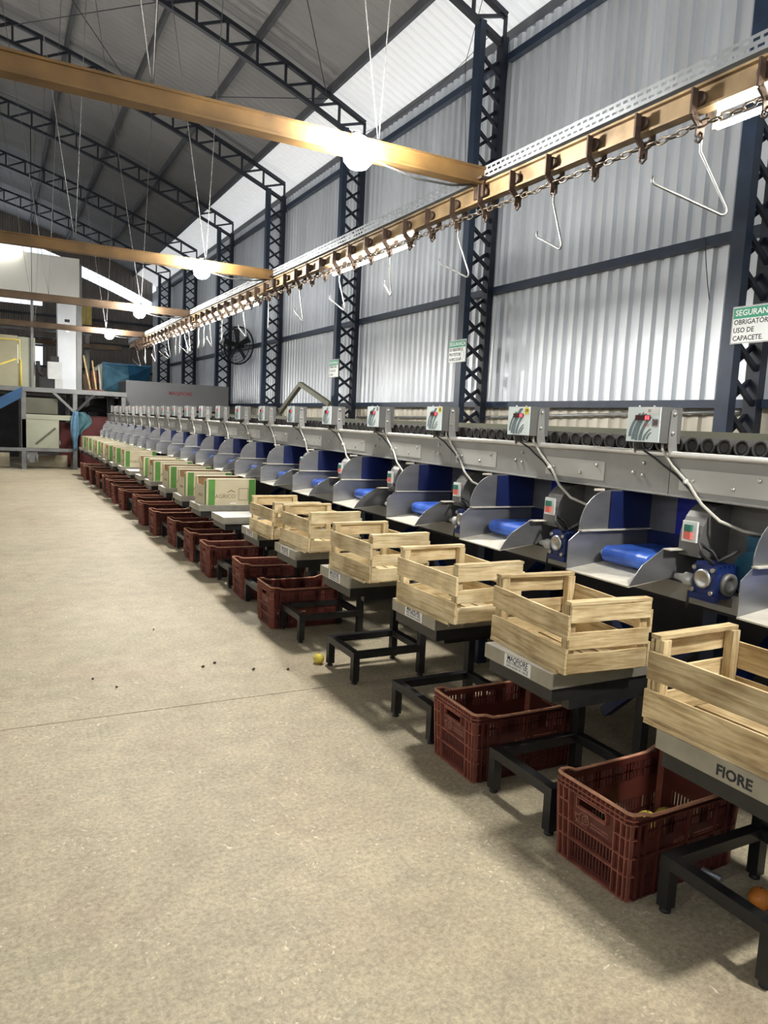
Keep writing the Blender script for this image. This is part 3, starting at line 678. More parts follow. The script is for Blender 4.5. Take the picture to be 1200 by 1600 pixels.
# ------------------------------------------------------------------ stands and platform scales
R3 = (2.05, 2.175, 0)
st = thing('steel_stand', '', 'stand', R3, 0, 'black stands under the platform scales')
def Sb(mb, name, m='black_steel', par=None): return mb.build(name, m, par or st, R3)
for y_ in (2.0, 2.35):
    lg = Sb(MB().box(1.81, 1.85, y_-0.02, y_+0.02, 0.018, 0.19), 'front_leg')
    Sb(MB().lathe([(0.018, 0.0), (0.018, 0.008), (0.008, 0.012), (0.008, 0.02)], (1.83, y_, 0), 10), 'foot', 'rubber', lg)
    lg = Sb(MB().box(2.25, 2.29, y_-0.02, y_+0.02, 0.018, 0.52), 'rear_post')
    Sb(MB().lathe([(0.018, 0.0), (0.018, 0.008), (0.008, 0.012), (0.008, 0.02)], (2.27, y_, 0), 10), 'foot', 'rubber', lg)
    Sb(MB().box(1.85, 2.25, y_-0.02, y_+0.02, 0.152, 0.19), 'side_bar')
    Sb(MB().box(1.86, 2.34, y_-0.02, y_+0.02, 0.49, 0.528), 'support_arm')
Sb(MB().box(1.81, 1.85, 2.02, 2.33, 0.152, 0.192), 'front_bar'); Sb(MB().box(2.25, 2.29, 2.02, 2.33, 0.152, 0.19), 'rear_bar')
R4 = (2.06, 2.172, 0.528)
ps = thing('platform_scale', '', 'scale', R4, 0, 'platform scales under the boxes')
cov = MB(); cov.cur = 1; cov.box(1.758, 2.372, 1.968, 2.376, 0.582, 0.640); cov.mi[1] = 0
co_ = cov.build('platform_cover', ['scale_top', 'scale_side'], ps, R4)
bb = MB(); bb.box(1.775, 1.81, 1.98, 2.362, 0.528, 0.585); bb.box(2.32, 2.36, 1.98, 2.362, 0.528, 0.585); bb.box(1.81, 2.32, 1.98, 2.015, 0.528, 0.585); bb.box(1.81, 2.32, 2.33, 2.362, 0.528, 0.585); bb.box(1.81, 2.32, 2.015, 2.33, 0.57, 0.583)
bb.build('base_frame', 'black_steel', ps, R4)
SX = {-1: (-0.022, -0.05), 0: (0, 0), 1: (0.0, -0.06), 2: (-0.02, -0.03), 3: (-0.01, -0.03), 4: (0.0, -0.06), 5: (-0.02, -0.05)}
TOPZ = 0.640
sc_pos = {}; sc_obj = {}
for k in range(-1, 20):
    off = Vector((0, P*k, 0)); dx, dy = SX.get(k, (random.uniform(-0.02, 0.02), random.uniform(-0.05, 0.0)))
    o = st if k == -1 else clone(st); place(o, Vector(R3)+off+Vector((0.05 if k == -1 else 0, 0, 0)), 0, '%s black steel stand with low front legs, from the near end' % nth(k+1))
    o = ps if k == -1 else clone(ps); place(o, Vector(R4)+off+Vector((dx, dy, 0)), 0, {-1: 'platform scale with large dark lettering on its front, nearest of the row', 5: 'empty platform scale with nothing on it, beside the wooden crates'}.get(k, '%s steel platform scale from the near end of the row' % nth(k+1)))
    sc_pos[k] = o.location.copy()
    sc_obj[k] = o
for k, o in sc_obj.items():
    if k == -1:
        text('FIORE', 0.042, 'ink', (1.7575-R4[0], 2.172-0.06-R4[1], 0.608-R4[2]), 'x', o, bold=0.0012)
    elif k <= 4:
        lb = MB().box(1.7572, 1.758, 2.085, 2.245, 0.586, 0.637).build('rating_label', 'sticker_white', o, R4)
        text('MAQFIORE', 0.031, 'ink', (1.7570-R4[0], 2.165-R4[1], 0.624-R4[2]), 'x', lb, squeeze=0.82, bold=0.0003)
        text('PESO MÁXIMO 50Kg', 0.0155, 'ink', (1.7570-R4[0], 2.165-R4[1], 0.607-R4[2]), 'x', lb, squeeze=0.95)
        text('CAPACIDADE DE CARGA', 0.0125, 'ink', (1.7570-R4[0], 2.165-R4[1], 0.594-R4[2]), 'x', lb, squeeze=0.95)

# ------------------------------------------------------------------ wooden crates: every slat its own piece, its long side along its own x
def slat(name, size, parent, loc, along, m, warp=0.0):
    """size = (long, thickness, height); along 'x' or 'y'"""
    b = MB(); l, th, h = size; n = 4
    vs = []
    for i in range(n+1):
        x = -l/2+l*i/n; w0 = random.uniform(-1, 1)*warp; w1 = random.uniform(-1, 1)*warp; d = random.uniform(-1, 1)*warp*0.5
        vs += [(x, -th/2+d, -h/2+w0), (x, th/2+d, -h/2+w0), (x, th/2+d, h/2+w1), (x, -th/2+d, h/2+w1)]
    fs = [(0, 1, 2, 3), (4*n+3, 4*n+2, 4*n+1, 4*n)]
    for i in range(n):
        for q in range(4): fs.append((4*i+q, 4*i+4+q, 4*i+4+(q+1) % 4, 4*i+(q+1) % 4))
    b.add(vs, fs)
    return link(name, b.mesh(name, m), parent, loc, (0, 0, math.pi/2 if along == 'y' else 0))
def wooden_crate(label, loc, rz_, m, LY=0.50, LX=0.385):
    t = thing('wooden_crate', label, 'crate', loc, rz_, 'slatted wooden crates on the scales')
    hx, hy = LX/2, LY/2; H = 0.268
    for sx in (-1, 1):
        for z, h in ((0.055, 0.092), (0.179, 0.086)): slat('slat', (LY, 0.011, h), t, (sx*(hx-0.006), random.uniform(-0.004, 0.004), z+random.uniform(-0.003, 0.003)), 'y', m, 0.002)
    for sy in (-1, 1):
        for z, h in ((0.045, 0.070), (0.128, 0.060), (0.226, 0.062)): slat('slat', (LX-0.026, 0.011, h), t, (random.uniform(-0.003, 0.003), sy*(hy-0.006), z), 'x', m, 0.002)
        slat('cap_strip', (LX-0.02, 0.036, 0.012), t, (0, sy*(hy-0.018), H-0.003), 'x', m, 0.001)
        for sx in (-1, 1):
            o = slat('corner_post', (0.245, 0.030, 0.034), t, (sx*(hx-0.030), sy*(hy-0.031), 0.135), 'x', m); o.rotation_euler = (0, -math.pi/2, 0)
    slat('bottom_batten', (LY-0.05, 0.014, 0.013), t, (-hx-0.004, 0.01, 0.007), 'y', m)
    for i in range(5): slat('floor_slat', (LY-0.02, 0.058, 0.009), t, (-hx+0.045+i*(LX-0.09)/4, 0, 0.008), 'y', m, 0.0005)
    return t
Tz = TOPZ
crs = [(-1, (1.945, 1.295), 0.03, 'old_pine', 'weathered wooden crate on the scale with large lettering, cut by the picture edge'),
       (0, (1.990, 2.160), -0.085, 'old_pine', 'weathered wooden crate with a wavy-grained front board, second from the near end'),
       (1, (1.945, 2.875), 0.03, 'pine', 'fresh pale wooden crate, third from the near end'),
       (2, (1.960, 3.735), 0.035, 'pine', 'pale wooden crate with something dark inside, fourth from the near end'),
       (3, (1.985, 4.665), 0.03, 'pine', 'pale wooden crate, fifth from the near end'),
       (4, (1.935, 5.225), 0.02, 'pine', 'pale wooden crate farthest down the row, half hidden by the next')]
for k, (x_, y_), r_, m_, lab in crs: wooden_crate(lab, (x_, y_, Tz), r_, m_)

# ------------------------------------------------------------------ cardboard cartons
cq = thing('fruit_carton', '', 'carton', (0, 0, 0), 0, 'open cardboard cartons on the scales')
CX, CYh, CH, ct_ = 0.25, 0.185, 0.255, 0.006
b = MB(); b.cur = 1
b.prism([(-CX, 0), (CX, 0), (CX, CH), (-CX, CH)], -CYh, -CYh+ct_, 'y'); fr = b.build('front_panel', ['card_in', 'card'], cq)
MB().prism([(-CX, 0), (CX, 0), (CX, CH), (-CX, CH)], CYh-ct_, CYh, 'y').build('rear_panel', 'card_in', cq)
for s in (-1, 1):
    xa, xb = (-CX, -CX+ct_) if s < 0 else (CX-ct_, CX)
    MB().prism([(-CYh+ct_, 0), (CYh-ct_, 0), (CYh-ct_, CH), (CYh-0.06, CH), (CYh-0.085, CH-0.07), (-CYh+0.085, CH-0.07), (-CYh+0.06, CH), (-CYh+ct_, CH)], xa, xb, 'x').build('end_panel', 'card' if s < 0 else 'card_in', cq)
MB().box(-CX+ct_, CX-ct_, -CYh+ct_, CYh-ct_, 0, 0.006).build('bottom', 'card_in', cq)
for s in (-1, 1): MB().box(-CX+0.01, CX-0.01, s*CYh-0.022 if s > 0 else -CYh, s*CYh if s > 0 else -CYh+0.022, CH, CH+0.006).build('top_flap', 'card_edge', cq)
for xa, xb in ((-CX+0.02, -CX+0.085), (CX-0.07, CX-0.003)): MB().box(xa, xb, -CYh-0.0012, -CYh, 0.002, CH-0.004).build('green_band', 'card_green', cq)
MB().box(-CX-0.0012, -CX, -CYh+0.004, -CYh+0.05, 0.002, CH-0.02).build('green_band', 'card_green', cq)
text('AGRICO', 0.055, 'card_ink', (-0.06, -CYh-0.0006, 0.085), 'y', cq)
MB().prism([(-0.05, 0.12), (0.0, 0.15), (0.045, 0.125), (0.03, 0.125), (0.0, 0.14), (-0.03, 0.125)], -CYh-0.001, -CYh, 'y').build('printed_hill', 'card_ink', cq)
fb = MB()
for a_ in ((0.075, 0.175, 0.16, 0.165), (0.075, 0.175, 0.045, 0.05), (0.075, 0.079, 0.05, 0.16), (0.171, 0.175, 0.05, 0.16)): fb.box(a_[0], a_[1], -CYh-0.001, -CYh, a_[2], a_[3])
fb.build('printed_frame', 'card_ink', cq)
MB().box(-0.01, 0.05, -CYh-0.001, -CYh, 0.012, 0.022).build('white_tag', 'sticker_white', cq)
text('AGRICO', 0.04, 'card_ink', (-CX-0.0006, 0.0, 0.085), 'x', cq)
first = True
for k in range(6, 20):
    if k == 11: continue
    o = cq if first else clone(cq); first = False
    s = sc_pos[k]
    place(o, (s.x+random.uniform(-0.01, 0.02)-0.01, s.y+random.uniform(-0.03, 0.01), Tz), random.uniform(-0.06, 0.05), 'nearest green-banded cardboard carton, beside the empty scale' if k == 6 else '%s green-banded open cardboard carton from the near end' % nth(k-6 if k < 11 else k-7))

# ------------------------------------------------------------------ maroon plastic crates
pc = thing('plastic_crate', '', 'crate', (0, 0, 0), 0, 'maroon plastic crates along the floor')
hx, hy, H = 0.272, 0.172, 0.31
def end_wall(s):
    b = MB(); xo = s*hx; t_ = 0.004
    def pl(y0, y1, z0, z1, d0=0.012, d1=0.016): b.box(min(xo-s*d0, xo-s*d1), max(xo-s*d0, xo-s*d1), y0, y1, z0, z1)
    pl(-0.155, 0.155, 0.262, 0.305); pl(-0.105, 0.105, 0.150, 0.218); pl(-0.155, -0.066, 0.215, 0.265); pl(0.066, 0.155, 0.215, 0.265)
    pl(-0.155, -0.100, 0.0, 0.22); pl(0.100, 0.155, 0.0, 0.22); pl(-0.10, 0.10, 0.0, 0.022); pl(-0.10, 0.10, 0.082, 0.096)
    y = -0.097
    while y < 0.098:
        pl(y, y+0.0075, 0.02, 0.152); y += 0.0142
    b.box(min(xo-s*0.018, xo-s*0.016), max(xo-s*0.018, xo-s*0.016), -0.1, 0.1, 0.02, 0.05)
    return b
def rib_set(s):
    b = MB(); xo = s*hx
    def rb(y0, y1, z0, z1): b.box(min(xo, xo-s*0.013), max(xo, xo-s*0.013), y0, y1, z0, z1)
    for z in (0.004, 0.089, 0.152, 0.268, 0.284): rb(-0.150, 0.150, z-0.0022, z+0.0022)
    for y0, y1 in ((-0.15, -0.098), (0.098, 0.15)): rb(y0, y1, 0.215, 0.2195)
    for y in (-0.150, -0.128, -0.101, 0.101, 0.128, 0.150): rb(y-0.0022, y+0.0022, 0.0, 0.270)
    y = -0.14
    while y < 0.141: rb(y-0.001, y+0.001, 0.268, 0.300); y += 0.02
    for y0, y1, z in ((-0.066, 0.066, 0.222), (-0.066, 0.066, 0.260)): rb(y0, y1, z-0.003, z+0.002)
    for y in (-0.066, 0.064): rb(y, y+0.003, 0.222, 0.26)
    return b
def side_wall(s):
    b = MB(); yo = s*hy
    def pl(x0, x1, z0, z1, d0=0.010, d1=0.014): b.box(x0, x1, min(yo-s*d0, yo-s*d1), max(yo-s*d0, yo-s*d1), z0, z1)
    L = 0.245
    pl(-L, L, 0.0, 0.02); pl(-L, L, 0.262, 0.285); pl(-L, L, 0.228, 0.236); pl(-L, L, 0.120, 0.200); pl(-L, L, 0.066, 0.074)
    pl(-L, -L+0.03, 0.285, 0.303); pl(L-0.03, L, 0.285, 0.303)
    x = -L; i = 0
    while x < L:
        pl(x, x+0.0085, 0.018, 0.122)
        pl(x, x+0.0085, 0.198, 0.264); x += 0.0155; i += 1
    for x0, x1 in ((-0.245, -0.20), (-0.10, -0.06), (0.06, 0.10), (0.20, 0.245)): pl(x0, x1, 0.198, 0.264)
    for z in (0.004, 0.152, 0.268): b.box(-L, L, min(yo, yo-s*0.012), max(yo, yo-s*0.012), z-0.0022, z+0.0022)
    for x in (-0.23, -0.20, -0.14, 0.0, 0.14, 0.20, 0.23): b.box(x-0.0022, x+0.0022, min(yo, yo-s*0.012), max(yo, yo-s*0.012), 0.0, 0.265)
    return b
for s in (-1, 1):
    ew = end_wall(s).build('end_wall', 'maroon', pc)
    rib_set(s).build('rib_frame', 'maroon_worn_lit', ew)
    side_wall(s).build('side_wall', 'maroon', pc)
    for s2 in (-1, 1):
        b = MB(); pa = (s*(hx-0.014), s2*(hy-0.022)); pb = (s*(hx-0.027), s2*(hy-0.010))
        b.prism([(s*(hx-0.012), s2*(hy-0.024)), (s*(hx-0.030), s2*(hy-0.010)), (s*(hx-0.034), s2*(hy-0.014)), (s*(hx-0.016), s2*(hy-0.028))], 0, 0.303, 'z')
        for z in (0.004, 0.089, 0.152, 0.217, 0.268, 0.284): b.prism([(s*hx, s2*(hy-0.024)), (s*(hx-0.008), s2*(hy-0.007)), (s*(hx-0.028), s2*hy), (s*(hx-0.030), s2*(hy-0.012)), (s*(hx-0.014), s2*(hy-0.026))], z-0.0022, z+0.0022, 'z')
        b.bar((s*(hx-0.012), s2*(hy-0.010), 0), (s*(hx-0.012), s2*(hy-0.010), 0.27), 0.003, 0.014)
        b.build('corner', 'maroon_worn_lit', pc)
b = MB(); x = -0.24
while x < 0.25: b.box(x, x+0.011, -0.158, 0.158, 0.004, 0.010); x += 0.022
y = -0.155
while y < 0.158: b.box(-0.256, 0.256, y, y+0.010, 0.002, 0.006); y += 0.031
b.build('base_grid', 'maroon', pc)
rim = []
def rimz(u): return 0.305
cor = [(-1, -1), (1, -1), (1, 1), (-1, 1)]
def seg(p, q, dips):
    out = []
    for t_, d in dips: out.append((p[0]+(q[0]-p[0])*t_, p[1]+(q[1]-p[1])*t_, 0.305-d))
    return out
a_, c_ = hx-0.006, hy-0.006; r_ = 0.022
dip = [(0.0, 0), (0.06, 0.003), (0.13, 0.017), (0.25, 0.019), (0.5, 0.019), (0.75, 0.019), (0.87, 0.017), (0.94, 0.003), (1.0, 0)]
rim += seg((-a_+r_, -c_), (a_-r_, -c_), dip)+[(a_-r_*0.3, -c_+r_*0.3, 0.305)]+[(a_, -c_+r_, 0.305), (a_, c_-r_, 0.305), (a_-r_*0.3, c_-r_*0.3, 0.305)]
rim += seg((a_-r_, c_), (-a_+r_, c_), dip)+[(-a_+r_*0.3, c_-r_*0.3, 0.305), (-a_, c_-r_, 0.305), (-a_, -c_+r_, 0.305), (-a_+r_*0.3, -c_+r_*0.3, 0.305)]
MB().tube(rim, 0.0065, 6, closed=True).build('rim', 'maroon_rim_lit', pc)
# moulded emblem: a small tractor outline and two lines of script
em = MB()
def ring(cy, cz, r, w, n=14):
    for i in range(n):
        a0, a1 = 2*math.pi*i/n, 2*math.pi*(i+1)/n
        em.bar((-hx+0.010, cy+r*math.cos(a0), cz+r*math.sin(a0)), (-hx+0.010, cy+r*math.cos(a1), cz+r*math.sin(a1)), w, w, (1, 0, 0))
ring(0.030, 0.184, 0.015, 0.003); ring(0.030, 0.184, 0.006, 0.003); ring(0.066, 0.180, 0.009, 0.003)
for p, q in (((0.05, 0.205), (0.022, 0.205)), ((0.05, 0.205), (0.054, 0.192)), ((0.054, 0.192), (0.078, 0.192)), ((0.078, 0.192), (0.078, 0.183)), ((0.022, 0.205), (0.018, 0.196))): em.bar((-hx+0.010, *p), (-hx+0.010, *q), 0.003, 0.003, (1, 0, 0))
em.build('emblem', 'logo', pc)
text('AGRO', 0.020, 'logo', (-hx+0.0100, 0.048, 0.163), 'x', pc)
for z, l in ((0.182, 0.075), (0.170, 0.075)):
    b = MB(); y = 0.008
    while y > 0.008-l: b.box(-hx+0.0105, -hx+0.012, y-0.006, y, z, z+0.005); y -= 0.008
    b.build('moulded_line', 'logo', pc)
text('AGRO', 0.03, 'logo', (-0.02, -hy+0.0095, 0.160), 'y', pc)
b = MB().box(0.04, 0.17, -hy+0.0085, -hy+0.010, 0.165, 0.170); b.box(0.04, 0.16, -hy+0.0085, -hy+0.010, 0.153, 0.158); b.build('moulded_line', 'logo', pc)
for o in pc.children_recursive:                 # the moulded crate widens towards its rim
    if o.name.startswith('lettering'):
        f_ = 1+0.045*o.location.z/0.31; o.location.x *= f_; o.location.y *= f_; continue
    for v in o.data.vertices:
        f_ = 0.985+0.060*v.co.z/0.31; v.co.x *= f_; v.co.y *= f_
cr_j = [0, 1]+list(range(4, 20))
for i, j in enumerate(cr_j):
    o = pc if i == 0 else clone(pc)
    jx = {0: 0, 1: 0.005, 4: -0.03}.get(j, random.uniform(-0.06, 0.03)); jy = {0: 0, 1: -0.005, 4: -0.08, 5: -0.05}.get(j, random.uniform(-0.06, 0.03))
    rt = {0: 0.03, 1: -0.02}.get(j, random.uniform(-0.06, 0.06))
    place(o, (1.775+hx+jx, 1.745+P*j+jy+(0.0 if j else 0.0), 0.001), rt, {0: 'maroon plastic crate holding a few citrus fruit, nearest of the row', 1: 'maroon plastic crate standing between two stands, second from the near end', 4: 'maroon plastic crate at the near end of the unbroken crate row'}.get(j, '%s maroon plastic crate on the floor, from the near end' % nth(i)))

# ------------------------------------------------------------------ fruit
def fruit(name, label, cat, loc, r, m, sc=(1, 1, 1), group=None):
    b = MB(); b.sphere((0, 0, r*sc[2]), r, 18, 12, sc)
    if sc[1] > 1.05:
        for i, v in enumerate(b.v):
            if abs(v[1]) > r*sc[1]*0.93: b.v[i] = (v[0], v[1]*1.07, v[2])
    t = thing(name, label, cat, loc, random.uniform(0, 3), group); b.build('peel', m, t)
    MB().lathe([(0.004, 0), (0.003, 0.003), (0.001, 0.004)], (0, 0, 2*r*sc[2]-0.0015), 6).build('stem_end', 'bit', t)
fruit('lemon', 'single yellow lemon lying on the floor by a stand foot', 'fruit', (1.775, 4.115, 0), 0.033, 'lemon', (1, 1.15, 1))
for i, (dx, dy, lab) in enumerate(((0.115, 0.095, 'yellow-green fruit inside the near maroon crate, left of two'), (0.205, 0.085, 'fruit catching the light inside the near maroon crate'), (0.03, 0.03, 'orange fruit deep inside the near maroon crate, mostly hidden'))):
    fruit('citrus_fruit', lab, 'fruit', (2.05+dx, 1.745+dy, 0.012), 0.043, ('lemon', 'lemon', 'orange')[i], (1, 1, 1), 'fruit in the near crate')
fruit('orange', 'bright orange lying on the floor at the picture edge', 'fruit', (2.175, 1.375, 0), 0.036, 'orange')
t = tag(MB().tube([(0, 0, 0.0), (0.02, -0.14, 0.0)], 0.011, 10).build('steel_tube', 'galv'), 'short steel tube lying under the nearest stand', 'tube'); t.location = (2.16, 1.66, 0.012)
for i, (x_, y_) in enumerate(((1.094, 4.277), (1.176, 4.323), (1.361, 4.132), (1.555, 4.063), (0.475, 4.278), (0.577, 4.101), (0.968, 5.153))):
    b = MB(); b.sphere((0, 0, 0.006), 0.008 if i < 4 else 0.005, 7, 5, (1.3, 0.9, 0.9))
    for q, v in enumerate(b.v): b.v[q] = (v[0]+random.uniform(-.003, .003), v[1]+random.uniform(-.003, .003), max(0, v[2]+random.uniform(-.002, .003)))
    o = b.build('debris_crumb', 'bit'); o.location = (x_, y_, 0)
    tag(o, ['larger dark crumb on the floor, nearer of a close pair', 'dark crumb on the floor, farther of a close pair', 'dark crumb on the floor, second out from the lemon', 'dark crumb on the floor, closest to the lemon', 'small dark crumb on the floor, leftmost of all', 'small dark crumb near the leftmost one, closer to the joint', 'small dark crumb farthest out on the open floor'][i], 'crumb', 'dark crumbs on the concrete')

# ------------------------------------------------------------------ notices, fan, leaning frame
def notice(label, y, z, w, h, lines, head=0.3):
    t = thing('safety_notice', label, 'sign', (6.13, y, z), 0, 'safety notices on the columns')
    MB().box(0, 0.008, -w/2, w/2, -h/2, h/2).build('board', 'sign_white', t)
    MB().box(-0.001, 0, -w/2+0.012, w/2-0.012, h/2-h*head-0.01, h/2-0.014).build('green_header', 'sign_green', t)
    b = MB()
    for a in ((-w/2+0.004, w/2-0.004, h/2-0.008, h/2-0.004), (-w/2+0.004, w/2-0.004, -h/2+0.004, -h/2+0.008), (-w/2+0.004, -w/2+0.008, -h/2+0.004, h/2-0.004), (w/2-0.008, w/2-0.004, -h/2+0.004, h/2-0.004)): b.box(-0.0008, 0, *a)
    b.build('border_line', 'ink', t)
    text('SEGURANÇA', h*0.22, 'sign_white', (-0.0016, 0, h/2-h*head*0.5-0.012), 'x', t, squeeze=min(1, w/(h*0.22*5.9)), bold=0.001)
    for i, s in enumerate(lines):
        text(s, h*0.19, 'ink', (-0.001, w/2-0.022, h/2-h*head-0.045-i*h*0.215), 'x', t, 'LEFT', min(0.95, (w-0.05)/(len(s)*h*0.19*0.66)), bold=0.001)
    return t
s0 = notice('white and green hard hat notice cut by the picture edge', CY[1]-0.29, 2.57, 0.50, 0.34, ['OBRIGATÓRIO', 'USO DE', 'CAPACETE.'])
s1 = notice('white and green safety notice on the second column', CY[2]+0.02, 2.635, 0.46, 0.33, ['USO OBRIGATÓRIO DE', 'PROTETOR', 'AURICULAR'])
s2 = notice('small white and green safety notice on the third column', CY[3]-0.05, 2.58, 0.46, 0.36, ['É OBRIGATÓRIO', 'O USO DE', 'LUVAS'])
for t in (s0, s1):
    MB().lathe([(0.03, 0), (0.055, 0.005), (0.06, 0.03), (0.05, 0.06), (0.02, 0.078), (0.002, 0.08)], (0, 0, 0), 14).mesh('x', 'sign_white')
b = MB()
for i in range(16):
    a0, a1 = 2*math.pi*i/16, 2*math.pi*(i+1)/16
    b.bar((-0.001, -0.14+0.04*math.cos(a0), -0.06+0.07*math.sin(a0)), (-0.001, -0.14+0.04*math.cos(a1), -0.06+0.07*math.sin(a1)), 0.006, 0.002, (1, 0, 0))
b.build('pictogram', 'stripe', s1)

def wall_fan():
    t = thing('wall_fan', 'black round wall fan with wire guard on a column', 'fan', (6.30, 21.3, 3.56), 0.6)
    R = 0.53; c = []
    for rr, x_, th in ((R, 0.0, 0.022), (R*0.98, -0.16, 0.012)):
        MB().tube([(x_, rr*math.cos(2*math.pi*k/32), rr*math.sin(2*math.pi*k/32)) for k in range(32)], th, 6, closed=True).build('guard_ring', 'fan', t)
    b = MB()
    for x_ in (-0.2,):
        for rr in (0.15, 0.25, 0.34, 0.43): b.tube([(x_+0.05*(rr/R)**2, rr*math.cos(2*math.pi*k/24), rr*math.sin(2*math.pi*k/24)) for k in range(24)], 0.005, 4, closed=True)
    for k in range(36):
        a = 2*math.pi*k/36; b.tube([(-0.2, 0.06*math.cos(a), 0.06*math.sin(a)), (-0.19, 0.3*math.cos(a+0.1), 0.3*math.sin(a+0.1)), (-0.15, R*math.cos(a+0.2), R*math.sin(a+0.2)), (0, R*math.cos(a+0.2), R*math.sin(a+0.2))], 0.004, 4)
    b.build('wire_guard', 'fan', t)
    for k in range(5):
        a = 2*math.pi*k/5+0.3; ca, sa = math.cos(a), math.sin(a)
        def Q(r_, s_, x_): return (x_, r_*ca-s_*sa, r_*sa+s_*ca)
        MB().add([Q(0.08, -0.05, -0.06), Q(0.46, -0.10, -0.11), Q(0.48, 0.06, -0.03), Q(0.08, 0.05, -0.03), Q(0.08, -0.05, -0.055), Q(0.46, -0.10, -0.105), Q(0.48, 0.06, -0.025), Q(0.08, 0.05, -0.025)], [(0, 1, 2, 3), (7, 6, 5, 4), (0, 4, 5, 1), (1, 5, 6, 2), (2, 6, 7, 3), (3, 7, 4, 0)]).build('blade', 'fan', t)
    MB().lathe([(0.05, -0.14), (0.09, -0.10), (0.10, 0.02), (0.07, 0.14)], (0, 0, 0), 14, 'x').build('motor_hub', 'fan', t)
    MB().bar((0.1, 0, 0), (0.22, 0, 0), 0.08, 0.08).bar((0.0, -0.53, 0), (0.0, 0.53, 0), 0.03, 0.03).build('wall_arm', 'fan', t)
wall_fan()
t = thing('roof_shaped_frame', 'grey steel frame shaped like a gable, behind the conveyor', 'frame', (5.6, 14.3, 0))
MB().bar((0, 1.45, 1.6), (0, 0.15, 2.24), 0.08, 0.09).build('rafter', 'olive', t); MB().bar((0, 0.15, 2.24), (0, -1.4, 1.82), 0.08, 0.09).build('rafter', 'olive', t)
for y_ in (1.35, -1.3): MB().box(-0.04, 0.04, y_-0.04, y_+0.04, 0, 1.75).build('post', 'olive', t)
# loose ropes and wires on the wall
for i, (pts, lab) in enumerate((([(6.61, 5.58, 3.60), (6.62, 5.55, 3.35), (6.62, 5.50, 3.1), (6.63, 5.47, 2.95)], 'thin black wire end dangling in front of the near wall sheets'),
        ([(6.0, 8.7, 8.2), (5.95, 9.4, 6.6), (6.1, 9.45, 5.0), (6.13, 9.45, 4.5)], 'black rope hanging down beside the second column'),
        ([(6.62, 9.30, 7.0), (6.52, 9.30, 4.5), (6.50, 9.32, 2.6), (6.5, 9.3, 1.7)], 'grey cable clipped down the outer chord of the second column'),
        ([(6.45, 9.50, 7.18), (6.5, 11.0, 7.02), (6.5, 12.6, 7.0), (6.45, 14.05, 7.15)], 'thin wire slung along the eave between two columns'))):
    p0 = pts[0]
    tt = thing('loose_wire', lab, 'wire', p0, 0, 'loose wires along the wall')
    MB().tube([tuple(a-b_ for a, b_ in zip(p, p0)) for p in pts], 0.0045, 5).build('strand', 'black_wire', tt)
# bracing rods under the roof
for i, (a, c) in enumerate((((5.8, CY[2], 7.7), (3.0, CY[3], 8.7)), ((3.0, CY[2], 8.7), (5.8, CY[3], 7.7)), ((5.8, CY[3], 7.7), (3.0, CY[4], 8.7)), ((3.0, CY[3], 8.7), (0.2, CY[4], 9.4)), ((0.2, CY[3], 9.4), (3.0, CY[4], 8.7)))):
    tt = thing('bracing_rod', ['thin roof bracing rod falling away behind the second truss', 'thin roof bracing rod rising behind the second truss', 'thin roof bracing rod over the fan side bay', 'thin roof bracing rod near the ridge of the third bay', 'thin crossed roof bracing rod in the third bay'][i], 'rod', a, 0, 'roof bracing rods')
    MB().tube([(0, 0, 0), tuple(q-p for p, q in zip(a, c))], 0.009, 5).build('rod', 'truss', tt)

# ------------------------------------------------------------------ far end of the line
t = thing('machine_hood', 'long grey steel hood with red lettering across the end of the line', 'machine', (4.4, 20.3, 0))
b = MB(); b.box(-1.35, 1.35, 0, 0.02, 1.62, 2.32); b.build('front_sheet', 'grey_panel', t)
MB().box(-1.35, 1.35, 0.02, 1.3, 2.30, 2.32).build('top_sheet', 'grey_panel', t); MB().box(-1.35, -1.33, 0.02, 1.3, 1.62, 2.30).build('side_sheet', 'dark_pan', t); MB().box(1.33, 1.35, 0.02, 1.3, 1.62, 2.30).build('side_sheet', 'grey_panel', t)
for x_ in (-1.25, 1.25):
    for y_ in (0.08, 1.2): MB().box(x_-0.04, x_+0.04, y_-0.04, y_+0.04, 0, 1.62).build('leg', 'navy', t)
text('MAQFIORE', 0.125, 'hood_ink', (0.04, -0.002, 2.05), 'y', t, bold=0.004)

# platform
t = thing('raised_platform', 'grey steel platform on posts at the far end', 'platform', (1.8, 20.0, 0))
MB().box(-6.5, 1.22, 0.03, 2.15, 1.90, 1.93).build('deck', 'deck_grey', t)
MB().box(-6.5, 1.22, -0.03, 0.03, 1.88, 1.99).build('front_beam', 'deck_grey', t)
for x_ in (-5.0, -3.0, -1.15, 0.0, 1.15):
    for y_ in (0.04, 2.1): MB().box(x_-0.05, x_+0.05, y_-0.05, y_+0.05, 0, 1.88).build('post', 'deck_grey', t)
MB().bar((0, 0, 1.42), (-0.5, 0, 1.9), 0.05, 0.06).build('knee_brace', 'deck_grey', t); MB().bar((0, 0, 1.42), (0.45, 0, 1.9), 0.05, 0.06).build('knee_brace', 'dark_pan', t)
MB().box(-1.10, -0.05, -0.02, 0.02, 1.22, 1.34).build('cross_rail', 'sage', t); MB().box(-6.0, -0.05, -0.02, 0.02, 0.44, 0.52).build('cross_rail', 'deck_grey', t)
pn = thing('cladding_panel', 'sage grey sheet panel closing the platform front', 'panel', (1.03, 19.99, 0))
MB().box(-0.42, 0.40, 0, 0.02, 0.525, 1.215).build('lower_sheet', 'sage', pn); MB().box(-0.38, 0.38, 0.08, 0.10, 1.36, 1.74).build('upper_sheet', 'olive', pn)
MB().bar((-0.12, -0.01, 0.62), (0.32, -0.01, 1.02), 0.012, 0.05).build('stiffener', 'olive', pn)
